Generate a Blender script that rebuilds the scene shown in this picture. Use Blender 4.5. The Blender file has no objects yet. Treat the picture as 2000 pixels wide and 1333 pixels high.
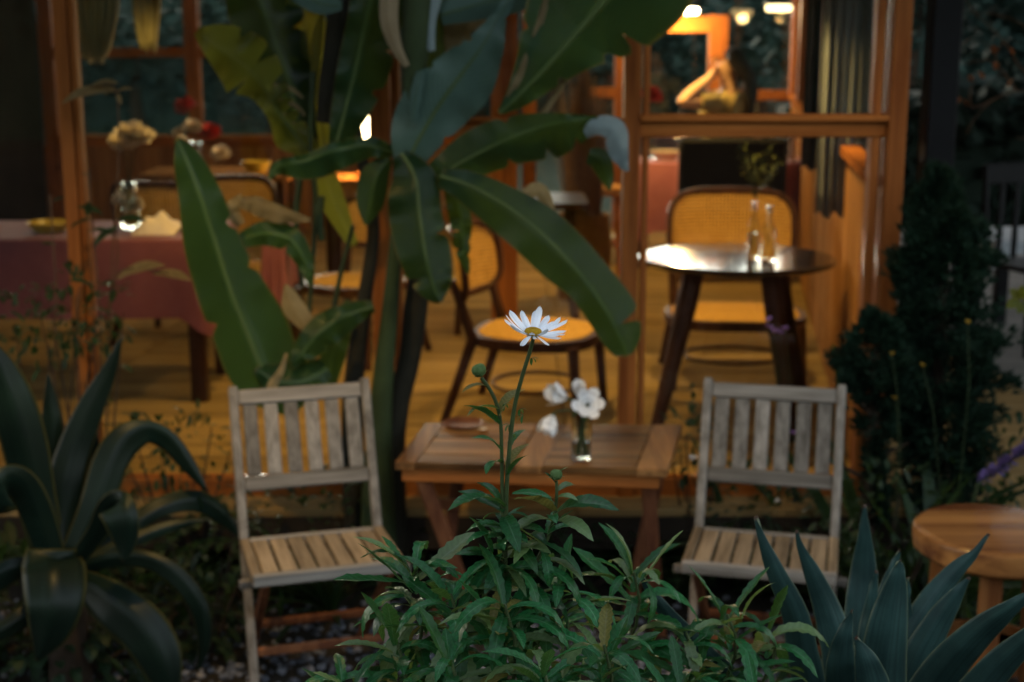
import bpy, math, random
from mathutils import Vector, Matrix, Euler
random.seed(7)
R = math.radians
scene = bpy.context.scene
COL = scene.collection

# ------------------------------------------------------------------ camera, sky, sun, exposure
CAM_H, PITCH, F = 1.95, R(12.0), 2777.8
cam_d = bpy.data.cameras.new('camera'); cam = bpy.data.objects.new('camera', cam_d); COL.objects.link(cam)
cam.location = (0, 0, CAM_H); cam.rotation_euler = (R(90) - PITCH, 0, 0)
cam_d.lens = 50; cam_d.sensor_width = 36; cam_d.clip_start = 0.05; cam_d.clip_end = 400
cam_d.dof.use_dof = True; cam_d.dof.focus_distance = 1.80; cam_d.dof.aperture_fstop = 4.8
scene.camera = cam
world = bpy.data.worlds.new('World'); scene.world = world; world.use_nodes = True
wn = world.node_tree.nodes; bg = wn['Background']
sky = wn.new('ShaderNodeTexSky'); sky.sky_type = 'NISHITA'; sky.sun_disc = False
SUN_EL, SUN_ROT = R(9), R(-25)
sky.sun_elevation = SUN_EL; sky.sun_rotation = SUN_ROT; sky.air_density = 0.9; sky.dust_density = 3.0; sky.ozone_density = 1.0
sat = wn.new('ShaderNodeHueSaturation'); sat.inputs['Saturation'].default_value = 0.5          # a hazy dusk sky, paler than a clear one
world.node_tree.links.new(sky.outputs[0], sat.inputs['Color']); world.node_tree.links.new(sat.outputs[0], bg.inputs[0]); bg.inputs[1].default_value = 0.150
sun_d = bpy.data.lights.new('sun', 'SUN'); sun_d.energy = 0.02; sun_d.angle = R(20); sun_d.color = (1, .93, .84)
sun = bpy.data.objects.new('sun', sun_d); COL.objects.link(sun)
sd = Vector((math.sin(SUN_ROT) * math.cos(SUN_EL), math.cos(SUN_ROT) * math.cos(SUN_EL), math.sin(SUN_EL)))
sun.rotation_euler = (-sd).to_track_quat('-Z', 'Y').to_euler()
scene.view_settings.view_transform = 'Standard'; scene.view_settings.look = 'None'
scene.view_settings.exposure = 2.55; scene.view_settings.gamma = 1.0; scene.view_settings.use_curve_mapping = False
scene.cycles.use_denoising = True
scene.cycles.max_bounces = 8; scene.cycles.transparent_max_bounces = 24
LAMP = 0.58            # common factor of the lamps inside the cafe

# ------------------------------------------------------------------ where a picture point lies in the garden
CAM = Vector((0, 0, CAM_H))
VF = Vector((0, math.cos(PITCH), -math.sin(PITCH))); VU = Vector((0, math.sin(PITCH), math.cos(PITCH)))
def ray(px, py): return Vector(((px - 1000) / F, 0, 0)) + VU * ((666.5 - py) / F) + VF
def at(px, py, Y): d = ray(px, py); return CAM + d * (Y / d.y)
def onz(px, py, z): d = ray(px, py); return CAM + d * ((z - CAM_H) / d.z)
def pxm(P): return (P - CAM).dot(VF) / F

# ------------------------------------------------------------------ mesh helpers
class MB:
    def __init__(s): s.v = []; s.f = []; s.uv = []; s.sm = []
    def add(s, vs, fs, uvs=None, smooth=False):
        o = len(s.v); s.v += [Vector(p) for p in vs]
        s.uv += list(uvs) if uvs else [(0, 0)] * len(vs)
        for f in fs: s.f.append([i + o for i in f]); s.sm.append(smooth)
        return s
    def box(s, c, d, M=None, bev=0.0):
        x, y, z = d[0] / 2, d[1] / 2, d[2] / 2
        if bev:
            b = min(bev, x * .8, y * .8, z * .8); vs = []; idx = {}
            for sx in (-1, 1):
                for sy in (-1, 1):
                    for sz in (-1, 1):
                        for k, p in enumerate(((x, y - b, z - b), (x - b, y, z - b), (x - b, y - b, z))):
                            idx[(sx, sy, sz, k)] = len(vs); vs.append(Vector((sx * p[0], sy * p[1], sz * p[2])))
            fs = []
            S = (-1, 1)
            for sx in S: fs.append([idx[(sx, a, b2, 0)] for a, b2 in ((-1, -1), (1, -1), (1, 1), (-1, 1))])
            for sy in S: fs.append([idx[(a, sy, b2, 1)] for a, b2 in ((-1, -1), (1, -1), (1, 1), (-1, 1))])
            for sz in S: fs.append([idx[(a, b2, sz, 2)] for a, b2 in ((-1, -1), (1, -1), (1, 1), (-1, 1))])
            for sx in S:
                for sy in S: fs.append([idx[(sx, sy, -1, 0)], idx[(sx, sy, 1, 0)], idx[(sx, sy, 1, 1)], idx[(sx, sy, -1, 1)]])
                for sz in S: fs.append([idx[(sx, -1, sz, 0)], idx[(sx, 1, sz, 0)], idx[(sx, 1, sz, 2)], idx[(sx, -1, sz, 2)]])
            for sy in S:
                for sz in S: fs.append([idx[(-1, sy, sz, 1)], idx[(1, sy, sz, 1)], idx[(1, sy, sz, 2)], idx[(-1, sy, sz, 2)]])
            for sx in S:
                for sy in S:
                    for sz in S: fs.append([idx[(sx, sy, sz, k)] for k in range(3)])
        else:
            vs = [Vector((a * x, b * y, e * z)) for a in (-1, 1) for b in (-1, 1) for e in (-1, 1)]
            fs = [(0, 1, 3, 2), (4, 6, 7, 5), (0, 4, 5, 1), (2, 3, 7, 6), (0, 2, 6, 4), (1, 5, 7, 3)]
        c = Vector(c)
        return s.add([(M @ p if M else p) + c for p in vs], fs)
    def bar(s, a, b, w, h, up=(0, 0, 1), bev=.003):
        a, b = Vector(a), Vector(b); d = b - a; x = d.normalized(); u = Vector(up)
        y = u.cross(x)
        if y.length < 1e-4: y = Vector((0, 1, 0)).cross(x)
        y.normalize(); z = x.cross(y)
        M = Matrix((x, y, z)).transposed()
        return s.box((a + b) / 2, (d.length, w, h), M, bev)
    def tube(s, pts, r, n=8, cap=True):
        pts = [Vector(p) for p in pts]; k = len(pts)
        rr = r if isinstance(r, (list, tuple)) else [r] * k
        vs = []; uv = []; fs = []; ref = Vector((.31, .87, .4))
        for i, p in enumerate(pts):
            t = (pts[min(i + 1, k - 1)] - pts[max(i - 1, 0)]).normalized()
            x = ref.cross(t)
            if x.length < 1e-3: x = Vector((1, 0, 0)).cross(t)
            x.normalize(); y = t.cross(x)
            for j in range(n):
                a = 2 * math.pi * j / n
                vs.append(p + (x * math.cos(a) + y * math.sin(a)) * rr[i]); uv.append((j / n, i / max(1, k - 1)))
        for i in range(k - 1):
            for j in range(n):
                fs.append((i * n + j, i * n + (j + 1) % n, (i + 1) * n + (j + 1) % n, (i + 1) * n + j))
        if cap: fs.append(list(range(n))[::-1]); fs.append([(k - 1) * n + j for j in range(n)])
        return s.add(vs, fs, uv, True)
    def lathe(s, prof, n=24, c=(0, 0, 0), sx=1, sy=1, wob=0):
        c = Vector(c); vs = []; uv = []; fs = []; k = len(prof)
        for i, (r, z) in enumerate(prof):
            for j in range(n):
                a = 2 * math.pi * j / n; q = r * (1 + wob * math.sin(3 * a + 1) + wob * .6 * math.sin(7 * a))
                vs.append(c + Vector((q * math.cos(a) * sx, q * math.sin(a) * sy, z))); uv.append((q * math.cos(a), q * math.sin(a)))
        for i in range(k - 1):
            for j in range(n): fs.append((i * n + j, i * n + (j + 1) % n, (i + 1) * n + (j + 1) % n, (i + 1) * n + j))
        if prof[0][0] > 1e-5: fs.append(list(range(n))[::-1])
        if prof[-1][0] > 1e-5: fs.append([(k - 1) * n + j for j in range(n)])
        return s.add(vs, fs, uv, True)
    def grid(s, rows, uvs=None, smooth=True):
        n = len(rows[0]); vs = [p for r in rows for p in r]; fs = []
        for i in range(len(rows) - 1):
            for j in range(n - 1): fs.append((i * n + j, i * n + j + 1, (i + 1) * n + j + 1, (i + 1) * n + j))
        if uvs is None: uvs = [(j / (n - 1), i / (len(rows) - 1)) for i in range(len(rows)) for j in range(n)]
        return s.add(vs, fs, uvs, smooth)
    def mesh(s, name, mat, off=None):
        me = bpy.data.meshes.new(name)
        vs = [p - off for p in s.v] if off is not None else s.v
        me.from_pydata([tuple(p) for p in vs], [], s.f)
        ul = me.uv_layers.new(name='UVMap')
        li = [0] * len(me.loops); me.loops.foreach_get('vertex_index', li)
        flat = []
        for i in li: flat += s.uv[i]
        ul.data.foreach_set('uv', flat)
        me.polygons.foreach_set('use_smooth', s.sm)
        me.materials.append(mat); me.update()
        return me

def sharp(me, deg=40):
    try: me.set_sharp_from_angle(angle=R(deg))
    except Exception: pass
def tag(o, label=None, cat=None, group=None, kind=None):
    if label: o['label'] = label
    if cat: o['category'] = cat
    if group: o['group'] = group
    if kind: o['kind'] = kind
    return o
def thing(name, label, cat, loc=(0, 0, 0), rz=0, group=None):
    o = bpy.data.objects.new(name, None); COL.objects.link(o); o.empty_display_size = .1
    o.location = loc; o.rotation_euler = (0, 0, rz)
    return tag(o, label, cat, group)
def worldloc(p):
    v = Vector((0, 0, 0))
    while p: v = v + p.location; p = p.parent
    return v
def obj(name, me, parent=None, loc=None, M=None):
    o = bpy.data.objects.new(name, me); COL.objects.link(o)
    if parent: o.parent = parent
    if M is not None: o.matrix_basis = M
    elif loc is not None: o.location = loc
    return o
def part(name, mb, mat, parent=None, local=False, sh=True):
    """mb in world coordinates (or in the thing's own when local); becomes one mesh object, child of parent"""
    me = mb.mesh(name, mat, None if (local or parent is None) else worldloc(parent))
    if sh: sharp(me)
    return obj(name, me, parent)
def dup(root, loc, rz, label, group=None):
    def cp(o, par):
        c = o.copy(); COL.objects.link(c); c.parent = par
        for k in [x for x in bpy.data.objects if x.parent == o]: cp(k, c)
        return c
    kids = [x for x in bpy.data.objects if x.parent == root]
    r = root.copy(); COL.objects.link(r); r.location = loc; r.rotation_euler = (0, 0, rz); r['label'] = label
    if group: r['group'] = group
    for k in kids: cp(k, r)
    return r

# ------------------------------------------------------------------ materials
def base(name):
    m = bpy.data.materials.new(name); m.use_nodes = True
    nt = m.node_tree; nt.nodes['Principled BSDF'].inputs['Specular IOR Level'].default_value = .15; return m, nt, nt.nodes['Principled BSDF'], nt.nodes['Material Output']
def N(nt, t, **kw):
    n = nt.nodes.new(t)
    for k, v in kw.items(): setattr(n, k, v)
    return n
def ramp(nt, fac, stops):
    r = N(nt, 'ShaderNodeValToRGB'); e = r.color_ramp.elements
    while len(e) < len(stops): e.new(.5)
    for q, (p, c) in zip(e, stops): q.position = p; q.color = (*c, 1)
    nt.links.new(fac, r.inputs[0]); return r.outputs[0]
def noise(nt, scale, vec=None, detail=5, rough=.6):
    n = N(nt, 'ShaderNodeTexNoise'); n.inputs['Scale'].default_value = scale; n.inputs['Detail'].default_value = detail; n.inputs['Roughness'].default_value = rough
    if vec is not None: nt.links.new(vec, n.inputs['Vector'])
    return n.outputs['Fac']
def coord(nt, kind='Object', scale=(1, 1, 1)):
    tc = N(nt, 'ShaderNodeTexCoord'); mp = N(nt, 'ShaderNodeMapping'); mp.inputs['Scale'].default_value = scale
    nt.links.new(tc.outputs[kind], mp.inputs[0]); return mp.outputs[0]
def bump(nt, p, h, st, dist=.01):
    b = N(nt, 'ShaderNodeBump'); b.inputs['Strength'].default_value = st; b.inputs['Distance'].default_value = dist
    nt.links.new(h, b.inputs['Height']); nt.links.new(b.outputs[0], p.inputs['Normal'])
def vary(nt, col, amt=.25, sat=1.0):
    oi = N(nt, 'ShaderNodeObjectInfo'); mr = N(nt, 'ShaderNodeMapRange')
    mr.inputs['To Min'].default_value = 1 - amt; mr.inputs['To Max'].default_value = 1 + amt
    nt.links.new(oi.outputs['Random'], mr.inputs['Value'])
    h = N(nt, 'ShaderNodeHueSaturation'); h.inputs['Saturation'].default_value = sat
    nt.links.new(mr.outputs[0], h.inputs['Value']); nt.links.new(col, h.inputs['Color']); return h.outputs[0]
def plain(name, c, rough=.6, c2=None, ns=12, bmp=0, metal=0, spec=.15, coat=0):
    m, nt, p, o = base(name)
    f = noise(nt, ns, coord(nt))
    col = ramp(nt, f, [(.3, c), (.7, c2 or tuple(x * .7 for x in c))])
    nt.links.new(col, p.inputs['Base Color']); p.inputs['Roughness'].default_value = rough
    p.inputs['Metallic'].default_value = metal; p.inputs['Specular IOR Level'].default_value = spec; p.inputs['Coat Weight'].default_value = coat
    if bmp: bump(nt, p, noise(nt, ns * 4, coord(nt)), bmp)
    return m
def wood(name, c1, c2, axis='X', rough=.55, fine=1.0, amt=.2, bmp=.25, coat=0, knots=False, spec=None):
    m, nt, p, o = base(name); p.inputs['Specular IOR Level'].default_value = spec if spec is not None else (.3 if coat else .06)
    sc = {'X': (2, 34, 34), 'Y': (34, 2, 34), 'Z': (34, 34, 2)}[axis]
    v = coord(nt, 'Object', tuple(s * fine for s in sc))
    oi = N(nt, 'ShaderNodeObjectInfo'); ad = N(nt, 'ShaderNodeVectorMath', operation='ADD')
    sc2 = N(nt, 'ShaderNodeVectorMath', operation='SCALE'); sc2.inputs['Scale'].default_value = 40
    cmb = N(nt, 'ShaderNodeCombineXYZ')
    for i in range(3): nt.links.new(oi.outputs['Random'], cmb.inputs[i])
    nt.links.new(cmb.outputs[0], sc2.inputs[0]); nt.links.new(v, ad.inputs[0]); nt.links.new(sc2.outputs[0], ad.inputs[1])
    f = noise(nt, 1.0, ad.outputs[0], 7, .65)
    col = ramp(nt, f, [(.36, c2), (.5, tuple((a + b) / 2 for a, b in zip(c1, c2))), (.64, c1)])
    if knots:
        vo = N(nt, 'ShaderNodeTexVoronoi'); vo.inputs['Scale'].default_value = 2.7
        nt.links.new(coord(nt, 'Object', {'X': (1, 3, 3), 'Y': (3, 1, 3), 'Z': (3, 3, 1)}[axis]), vo.inputs['Vector'])
        kf = ramp(nt, vo.outputs['Distance'], [(.06, (.12, .1, .1)), (.13, (1, 1, 1))])
        mx = N(nt, 'ShaderNodeMixRGB', blend_type='MULTIPLY'); mx.inputs[0].default_value = .85
        nt.links.new(col, mx.inputs[1]); nt.links.new(kf, mx.inputs[2]); col = mx.outputs[0]
    nt.links.new(vary(nt, col, amt), p.inputs['Base Color'])
    p.inputs['Roughness'].default_value = rough; p.inputs['Coat Weight'].default_value = coat; p.inputs['Coat Roughness'].default_value = .15
    bump(nt, p, f, bmp, .004)
    return m
def leaf_mat(name, c1, c2, rough=.4, trans=.3, tc=None, margin=None, mid=None, vein=60, amt=.25, spec=.18, tip=None, dew=0, skew=.35, ns=9, vc=(.82, 1.12), streak=None):
    """u runs across the blade (0..1, midrib at .5), v along it; veins slant from the midrib to the edge"""
    m, nt, p, out = base(name)
    tcn = N(nt, 'ShaderNodeTexCoord'); sx = N(nt, 'ShaderNodeSeparateXYZ'); nt.links.new(tcn.outputs['UV'], sx.inputs[0])
    a = N(nt, 'ShaderNodeMath', operation='SUBTRACT'); a.inputs[1].default_value = .5; nt.links.new(sx.outputs[0], a.inputs[0])
    ab = N(nt, 'ShaderNodeMath', operation='ABSOLUTE'); nt.links.new(a.outputs[0], ab.inputs[0])
    k = N(nt, 'ShaderNodeMath', operation='MULTIPLY_ADD'); k.inputs[1].default_value = -skew; nt.links.new(ab.outputs[0], k.inputs[0]); nt.links.new(sx.outputs[1], k.inputs[2])
    w = N(nt, 'ShaderNodeMath', operation='MULTIPLY'); w.inputs[1].default_value = vein * 6.28; nt.links.new(k.outputs[0], w.inputs[0])
    sn = N(nt, 'ShaderNodeMath', operation='SINE'); nt.links.new(w.outputs[0], sn.inputs[0])
    f = noise(nt, ns, coord(nt), 4)
    col = ramp(nt, f, [(.3, c2), (.7, c1)])
    vv = N(nt, 'ShaderNodeMapRange'); vv.inputs['From Min'].default_value = -1; vv.inputs['To Min'].default_value = vc[0]; vv.inputs['To Max'].default_value = vc[1]
    nt.links.new(sn.outputs[0], vv.inputs['Value'])
    hs = N(nt, 'ShaderNodeHueSaturation'); nt.links.new(col, hs.inputs['Color']); nt.links.new(vv.outputs[0], hs.inputs['Value']); col = hs.outputs[0]
    if streak:
        mp = N(nt, 'ShaderNodeMapping'); mp.inputs['Scale'].default_value = (streak, 1.3, 1); nt.links.new(tcn.outputs['UV'], mp.inputs[0])
        oi = N(nt, 'ShaderNodeObjectInfo'); av = N(nt, 'ShaderNodeVectorMath', operation='ADD'); nt.links.new(mp.outputs[0], av.inputs[0]); nt.links.new(oi.outputs['Random'], av.inputs[1])
        sr = N(nt, 'ShaderNodeMapRange'); sr.inputs['From Min'].default_value = .3; sr.inputs['From Max'].default_value = .7; sr.inputs['To Min'].default_value = .6; sr.inputs['To Max'].default_value = 1.35
        nt.links.new(noise(nt, 1.0, av.outputs[0], 6, .7), sr.inputs['Value'])
        h2 = N(nt, 'ShaderNodeHueSaturation'); nt.links.new(col, h2.inputs['Color']); nt.links.new(sr.outputs[0], h2.inputs['Value']); col = h2.outputs[0]
    def over(col, fac, c):
        mx = N(nt, 'ShaderNodeMixRGB'); mx.inputs[2].default_value = (*c, 1); nt.links.new(fac, mx.inputs[0]); nt.links.new(col, mx.inputs[1]); return mx.outputs[0]
    def step(src, a, b, inv=False):
        mr = N(nt, 'ShaderNodeMapRange'); mr.inputs['From Min'].default_value = a; mr.inputs['From Max'].default_value = b
        if inv: mr.inputs['To Min'].default_value = 1; mr.inputs['To Max'].default_value = 0
        nt.links.new(src, mr.inputs['Value']); return mr.outputs[0]
    if mid: col = over(col, step(ab.outputs[0], .015, .045, True), mid)
    if margin: col = over(col, step(ab.outputs[0], margin[1], margin[1] + .05), margin[0])
    if tip: col = over(col, step(sx.outputs[1], tip[1], min(1, tip[1] + .03)), tip[0])
    col = vary(nt, col, amt)
    nt.links.new(col, p.inputs['Base Color']); p.inputs['Roughness'].default_value = rough; p.inputs['Specular IOR Level'].default_value = spec
    if dew:
        vo = N(nt, 'ShaderNodeTexVoronoi'); vo.inputs['Scale'].default_value = dew; nt.links.new(tcn.outputs['Object'], vo.inputs['Vector'])
        rr = N(nt, 'ShaderNodeMapRange'); rr.inputs['From Min'].default_value = .12; rr.inputs['From Max'].default_value = .3
        rr.inputs['To Min'].default_value = 1; rr.inputs['To Max'].default_value = 0
        nt.links.new(vo.outputs['Distance'], rr.inputs['Value'])
        b = N(nt, 'ShaderNodeMath', operation='MULTIPLY_ADD'); b.inputs[1].default_value = .25
        nt.links.new(sn.outputs[0], b.inputs[0]); nt.links.new(rr.outputs[0], b.inputs[2]); h = b.outputs[0]
    else: h = sn.outputs[0]
    bump(nt, p, h, .16, .003)
    if trans:
        t = N(nt, 'ShaderNodeBsdfTranslucent'); mx = N(nt, 'ShaderNodeMixShader'); mx.inputs[0].default_value = trans
        if tc: t.inputs[0].default_value = (*tc, 1)
        else: nt.links.new(col, t.inputs[0])
        nt.links.new(p.outputs[0], mx.inputs[1]); nt.links.new(t.outputs[0], mx.inputs[2]); nt.links.new(mx.outputs[0], out.inputs[0])
    return m
def glow(name, c, s):
    m, nt, p, o = base(name); p.inputs['Base Color'].default_value = (*c, 1); p.inputs['Emission Color'].default_value = (*c, 1); p.inputs['Emission Strength'].default_value = s
    f = noise(nt, 30, coord(nt)); nt.links.new(ramp(nt, f, [(.2, tuple(x * .85 for x in c)), (.8, c)]), p.inputs['Emission Color'])
    return m
def pane_mat():
    m, nt, p, o = base('window_glass'); nt.nodes.remove(p)
    t = N(nt, 'ShaderNodeBsdfTransparent'); g = N(nt, 'ShaderNodeBsdfGlossy'); g.inputs['Roughness'].default_value = .02
    fr = N(nt, 'ShaderNodeFresnel'); fr.inputs[0].default_value = 1.5
    f = noise(nt, 1.5, coord(nt)); t.inputs[0].default_value = (.93, .95, .94, 1)
    mx = N(nt, 'ShaderNodeMixShader'); nt.links.new(fr.outputs[0], mx.inputs[0]); nt.links.new(t.outputs[0], mx.inputs[1]); nt.links.new(g.outputs[0], mx.inputs[2]); nt.links.new(mx.outputs[0], o.inputs[0])
    return m
def cane_mat():
    m, nt, p, o = base('woven_cane')
    vo = N(nt, 'ShaderNodeTexVoronoi', voronoi_dimensions='2D'); vo.inputs['Scale'].default_value = 55; vo.inputs['Randomness'].default_value = 0
    tc = N(nt, 'ShaderNodeTexCoord'); nt.links.new(tc.outputs['UV'], vo.inputs['Vector'])
    col = ramp(nt, noise(nt, 40, coord(nt)), [(.3, (.44, .24, .06)), (.7, (.62, .36, .10))])
    nt.links.new(col, p.inputs['Base Color']); p.inputs['Roughness'].default_value = .6; p.inputs['Specular IOR Level'].default_value = 0
    mr = N(nt, 'ShaderNodeMapRange'); mr.inputs['From Min'].default_value = .24; mr.inputs['From Max'].default_value = .34
    mr.inputs['To Min'].default_value = .4; nt.links.new(vo.outputs['Distance'], mr.inputs['Value'])
    t = N(nt, 'ShaderNodeBsdfTransparent'); mx = N(nt, 'ShaderNodeMixShader')
    nt.links.new(mr.outputs[0], mx.inputs[0]); nt.links.new(t.outputs[0], mx.inputs[1]); nt.links.new(p.outputs[0], mx.inputs[2]); nt.links.new(mx.outputs[0], o.inputs[0])
    return m
def glass_mat():
    m, nt, p, o = base('clear_glass'); p.inputs['Base Color'].default_value = (.9, .95, .93, 1); p.inputs['Roughness'].default_value = .02
    p.inputs['Transmission Weight'].default_value = 1; p.inputs['IOR'].default_value = 1.3
    nt.links.new(ramp(nt, noise(nt, 20, coord(nt)), [(.2, (.86, .93, .9)), (.8, (.95, .97, .96))]), p.inputs['Base Color'])
    return m
def cloth_mat(name, c1, c2, stripes=0, horiz=True, rough=.9):
    m, nt, p, o = base(name)
    col = ramp(nt, noise(nt, 5, coord(nt)), [(.3, c2), (.7, c1)])
    if stripes:
        w = N(nt, 'ShaderNodeTexWave', bands_direction='Z' if horiz else 'X'); w.inputs['Scale'].default_value = stripes; w.inputs['Distortion'].default_value = .3
        nt.links.new(coord(nt), w.inputs['Vector'])
        mx = N(nt, 'ShaderNodeMixRGB', blend_type='MULTIPLY'); mx.inputs[0].default_value = .45
        nt.links.new(col, mx.inputs[1]); nt.links.new(w.outputs['Color'], mx.inputs[2]); col = mx.outputs[0]
    nt.links.new(col, p.inputs['Base Color']); p.inputs['Roughness'].default_value = rough; p.inputs['Sheen Weight'].default_value = .15
    return m

M = {}
M['teak'] = wood('weathered_teak', (.265, .232, .188), (.125, .107, .084), 'X', .75, 1.3, .3)
M['teak_z'] = wood('weathered_teak_upright', (.265, .232, .188), (.125, .107, .084), 'Z', .75, 1.3, .3)
M['teak_y'] = wood('weathered_teak_seat', (.29, .21, .125), (.15, .105, .06), 'Y', .72, 1.3, .28)
M['frame'] = wood('oiled_window_wood', (.36, .125, .03), (.18, .055, .014), 'Z', .5, .5, .12, knots=True)
M['frame_x'] = wood('oiled_window_wood_rail', (.38, .135, .034), (.2, .063, .016), 'X', .5, .5, .12, spec=0)
M['plank_wall'] = wood('plank_wall_wood', (.38, .19, .07), (.2, .085, .03), 'Z', .55, .5, .2, knots=True, spec=0)
M['floor'] = wood('floor_boards', (.30, .20, .085), (.19, .12, .047), 'X', .6, .5, .16, spec=0)
M['deck'] = wood('grey_deck_boards', (.24, .22, .19), (.13, .12, .105), 'X', .75, .6, .18)
M['table_top'] = wood('old_table_boards', (.24, .115, .036), (.045, .02, .008), 'X', .5, .55, .5, .4, spec=.07)
M['table_leg'] = wood('reddish_leg_wood', (.22, .085, .035), (.10, .035, .018), 'Z', .5, .6)
M['dark_wood'] = wood('dark_stained_wood', (.075, .032, .018), (.035, .015, .009), 'Z', .45, .6, .15, spec=.1)
M['lacquer'] = wood('dark_lacquered_top', (.02, .012, .01), (.01, .006, .005), 'X', .07, .4, .1, .03, coat=.6)
M['stool_top'] = wood('varnished_stool_wood', (.44, .19, .052), (.10, .028, .010), 'X', .26, .3, .1, .1, coat=.5)
M['stool_leg'] = wood('varnished_stool_leg', (.24, .10, .032), (.11, .038, .013), 'Z', .4, .4, .2)
M['stool_wood'] = wood('orange_chair_wood', (.36, .18, .06), (.2, .09, .03), 'Z', .5, .5, spec=0)
M['cane'] = cane_mat(); M['pane'] = pane_mat(); M['glass'] = glass_mat()
M['black'] = plain('black_painted_metal', (.008, .008, .009), .5)
M['black_cloth'] = cloth_mat('black_upholstery', (.012, .011, .01), (.007, .007, .007))
M['white_pot'] = plain('white_glaze', (.6, .6, .58), .3, (.52, .52, .5))
M['plaster'] = plain('dark_wall_plaster', (.022, .017, .013), .95, (.014, .011, .009), 3, spec=0)
M['ceiling'] = wood('ceiling_boards', (.24, .14, .07), (.15, .08, .04), 'X', .7, .5)
M['rose'] = cloth_mat('rose_cloth', (.27, .085, .095), (.2, .06, .07), 26)
M['pink'] = cloth_mat('pink_cloth', (.42, .15, .16), (.34, .11, .13))
M['grey_curtain'] = cloth_mat('grey_curtain_cloth', (.15, .17, .19), (.11, .125, .14))
M['navy_curtain'] = cloth_mat('navy_curtain_cloth', (.03, .036, .06), (.02, .024, .04))
M['yellow_cloth'] = cloth_mat('pale_yellow_cloth', (.36, .32, .15), (.28, .25, .10))
M['napkin'] = cloth_mat('cream_napkin', (.7, .6, .5), (.62, .52, .42))
M['yellow_dish'] = plain('yellow_glaze', (.55, .38, .06), .3, (.45, .3, .04))
M['soil'] = plain('dark_soil', (.02, .015, .01), .95, (.035, .026, .018), 6, .6)
M['white_cloth'] = cloth_mat('white_table_cloth', (.4, .43, .45), (.33, .35, .37))
def ground_mat():
    m, nt, p, o = base('garden_ground')
    v = coord(nt); f1 = noise(nt, 3.0, v, 8); f2 = noise(nt, .25, v, 3)
    soil = ramp(nt, f1, [(.3, (.012, .010, .007)), (.55, (.03, .024, .016)), (.8, (.05, .045, .035))])
    grass = ramp(nt, f1, [(.3, (.008, .018, .008)), (.7, (.02, .038, .016))])
    sx = N(nt, 'ShaderNodeSeparateXYZ'); nt.links.new(v, sx.inputs[0])
    mr = N(nt, 'ShaderNodeMapRange'); mr.inputs['From Min'].default_value = 12; mr.inputs['From Max'].default_value = 14; nt.links.new(sx.outputs[1], mr.inputs['Value'])
    mx = N(nt, 'ShaderNodeMixRGB'); nt.links.new(mr.outputs[0], mx.inputs[0]); nt.links.new(soil, mx.inputs[1]); nt.links.new(grass, mx.inputs[2])
    nt.links.new(mx.outputs[0], p.inputs['Base Color']); p.inputs['Roughness'].default_value = .95
    bump(nt, p, noise(nt, 40, v, 6), .8, .02)
    return m
M['ground'] = ground_mat()
def stone_mat():
    m, nt, p, o = base('gravel_stone')
    g = N(nt, 'ShaderNodeNewGeometry')
    col = ramp(nt, g.outputs['Random Per Island'], [(0, (.05, .053, .06)), (.5, (.11, .115, .13)), (.85, (.2, .2, .21)), (1, (.3, .27, .24))])
    nt.links.new(col, p.inputs['Base Color']); p.inputs['Roughness'].default_value = .7
    bump(nt, p, noise(nt, 90, coord(nt)), .4, .004); return m
M['gravel'] = stone_mat()
# leaves
M['banana'] = leaf_mat('banana_leaf', (.017, .046, .015), (.008, .026, .010), .32, .24, (.12, .18, .012), mid=(.055, .095, .028), vein=62, amt=.3, ns=4, vc=(.62, 1.25), margin=((.12, .08, .02), .462), tip=((.14, .09, .03), .965))
M['banana_yellow'] = leaf_mat('backlit_banana_leaf', (.05, .08, .016), (.03, .055, .012), .4, .55, (.32, .32, .03), mid=(.10, .12, .04), vein=48, amt=.2, ns=4, vc=(.65, 1.2), margin=((.2, .13, .04), .46))  # yellower leaf copy, lamp glow from behind put partly into its colour
M['banana_under'] = leaf_mat('banana_leaf_underside', (.20, .25, .24), (.15, .195, .19), .5, .1, None, vein=24, amt=.05)
M['banana_pale'] = leaf_mat('sky_sheen_banana_leaf', (.075, .125, .10), (.045, .085, .066), .36, .12, (.08, .15, .04), mid=(.05, .08, .035), vein=34, amt=.05)  # pale leaf copy, sky reflection put into the colour
M['dry_leaf'] = leaf_mat('dry_leaf', (.22, .165, .075), (.11, .08, .035), .7, .2, (.3, .2, .06), vein=30, amt=.2)
M['dry_pale'] = leaf_mat('pale_dry_sheath', (.28, .22, .13), (.19, .145, .08), .7, .25, (.5, .38, .2), vein=20, amt=.1)
M['stem'] = plain('banana_stem', (.04, .06, .022), .5, (.022, .032, .013), 8)
M['rib'] = plain('pale_leaf_rib', (.08, .115, .035), .5, (.055, .08, .025), 8)
M['trunk_dark'] = plain('old_banana_stem', (.025, .022, .013), .7, (.014, .013, .008), 9, .3)
M['daisy_leaf'] = leaf_mat('daisy_leaf', (.015, .108, .030), (.006, .044, .013), .3, .2, (.14, .26, .04), mid=(.06, .14, .065), vein=11, amt=.45, dew=170, skew=.2, ns=25, spec=.2)
M['daisy_young'] = leaf_mat('pale_daisy_leaf', (.09, .15, .05), (.06, .115, .04), .42, .3, (.25, .34, .06), mid=(.12, .18, .07), vein=11, amt=.3, spec=.5, dew=170, skew=.2, ns=25)
M['daisy_old'] = leaf_mat('yellowing_daisy_leaf', (.16, .13, .03), (.07, .08, .02), .5, .25, (.3, .25, .05), mid=(.14, .13, .05), vein=11, amt=.3, skew=.2, ns=30)
M['daisy_stem'] = plain('daisy_stem', (.06, .085, .03), .5, (.04, .055, .02), 60)
M['petal'] = leaf_mat('white_petal', (.82, .83, .84), (.76, .78, .80), .55, .25, (.8, .8, .8), vein=0.6, amt=.03, skew=0)
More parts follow.
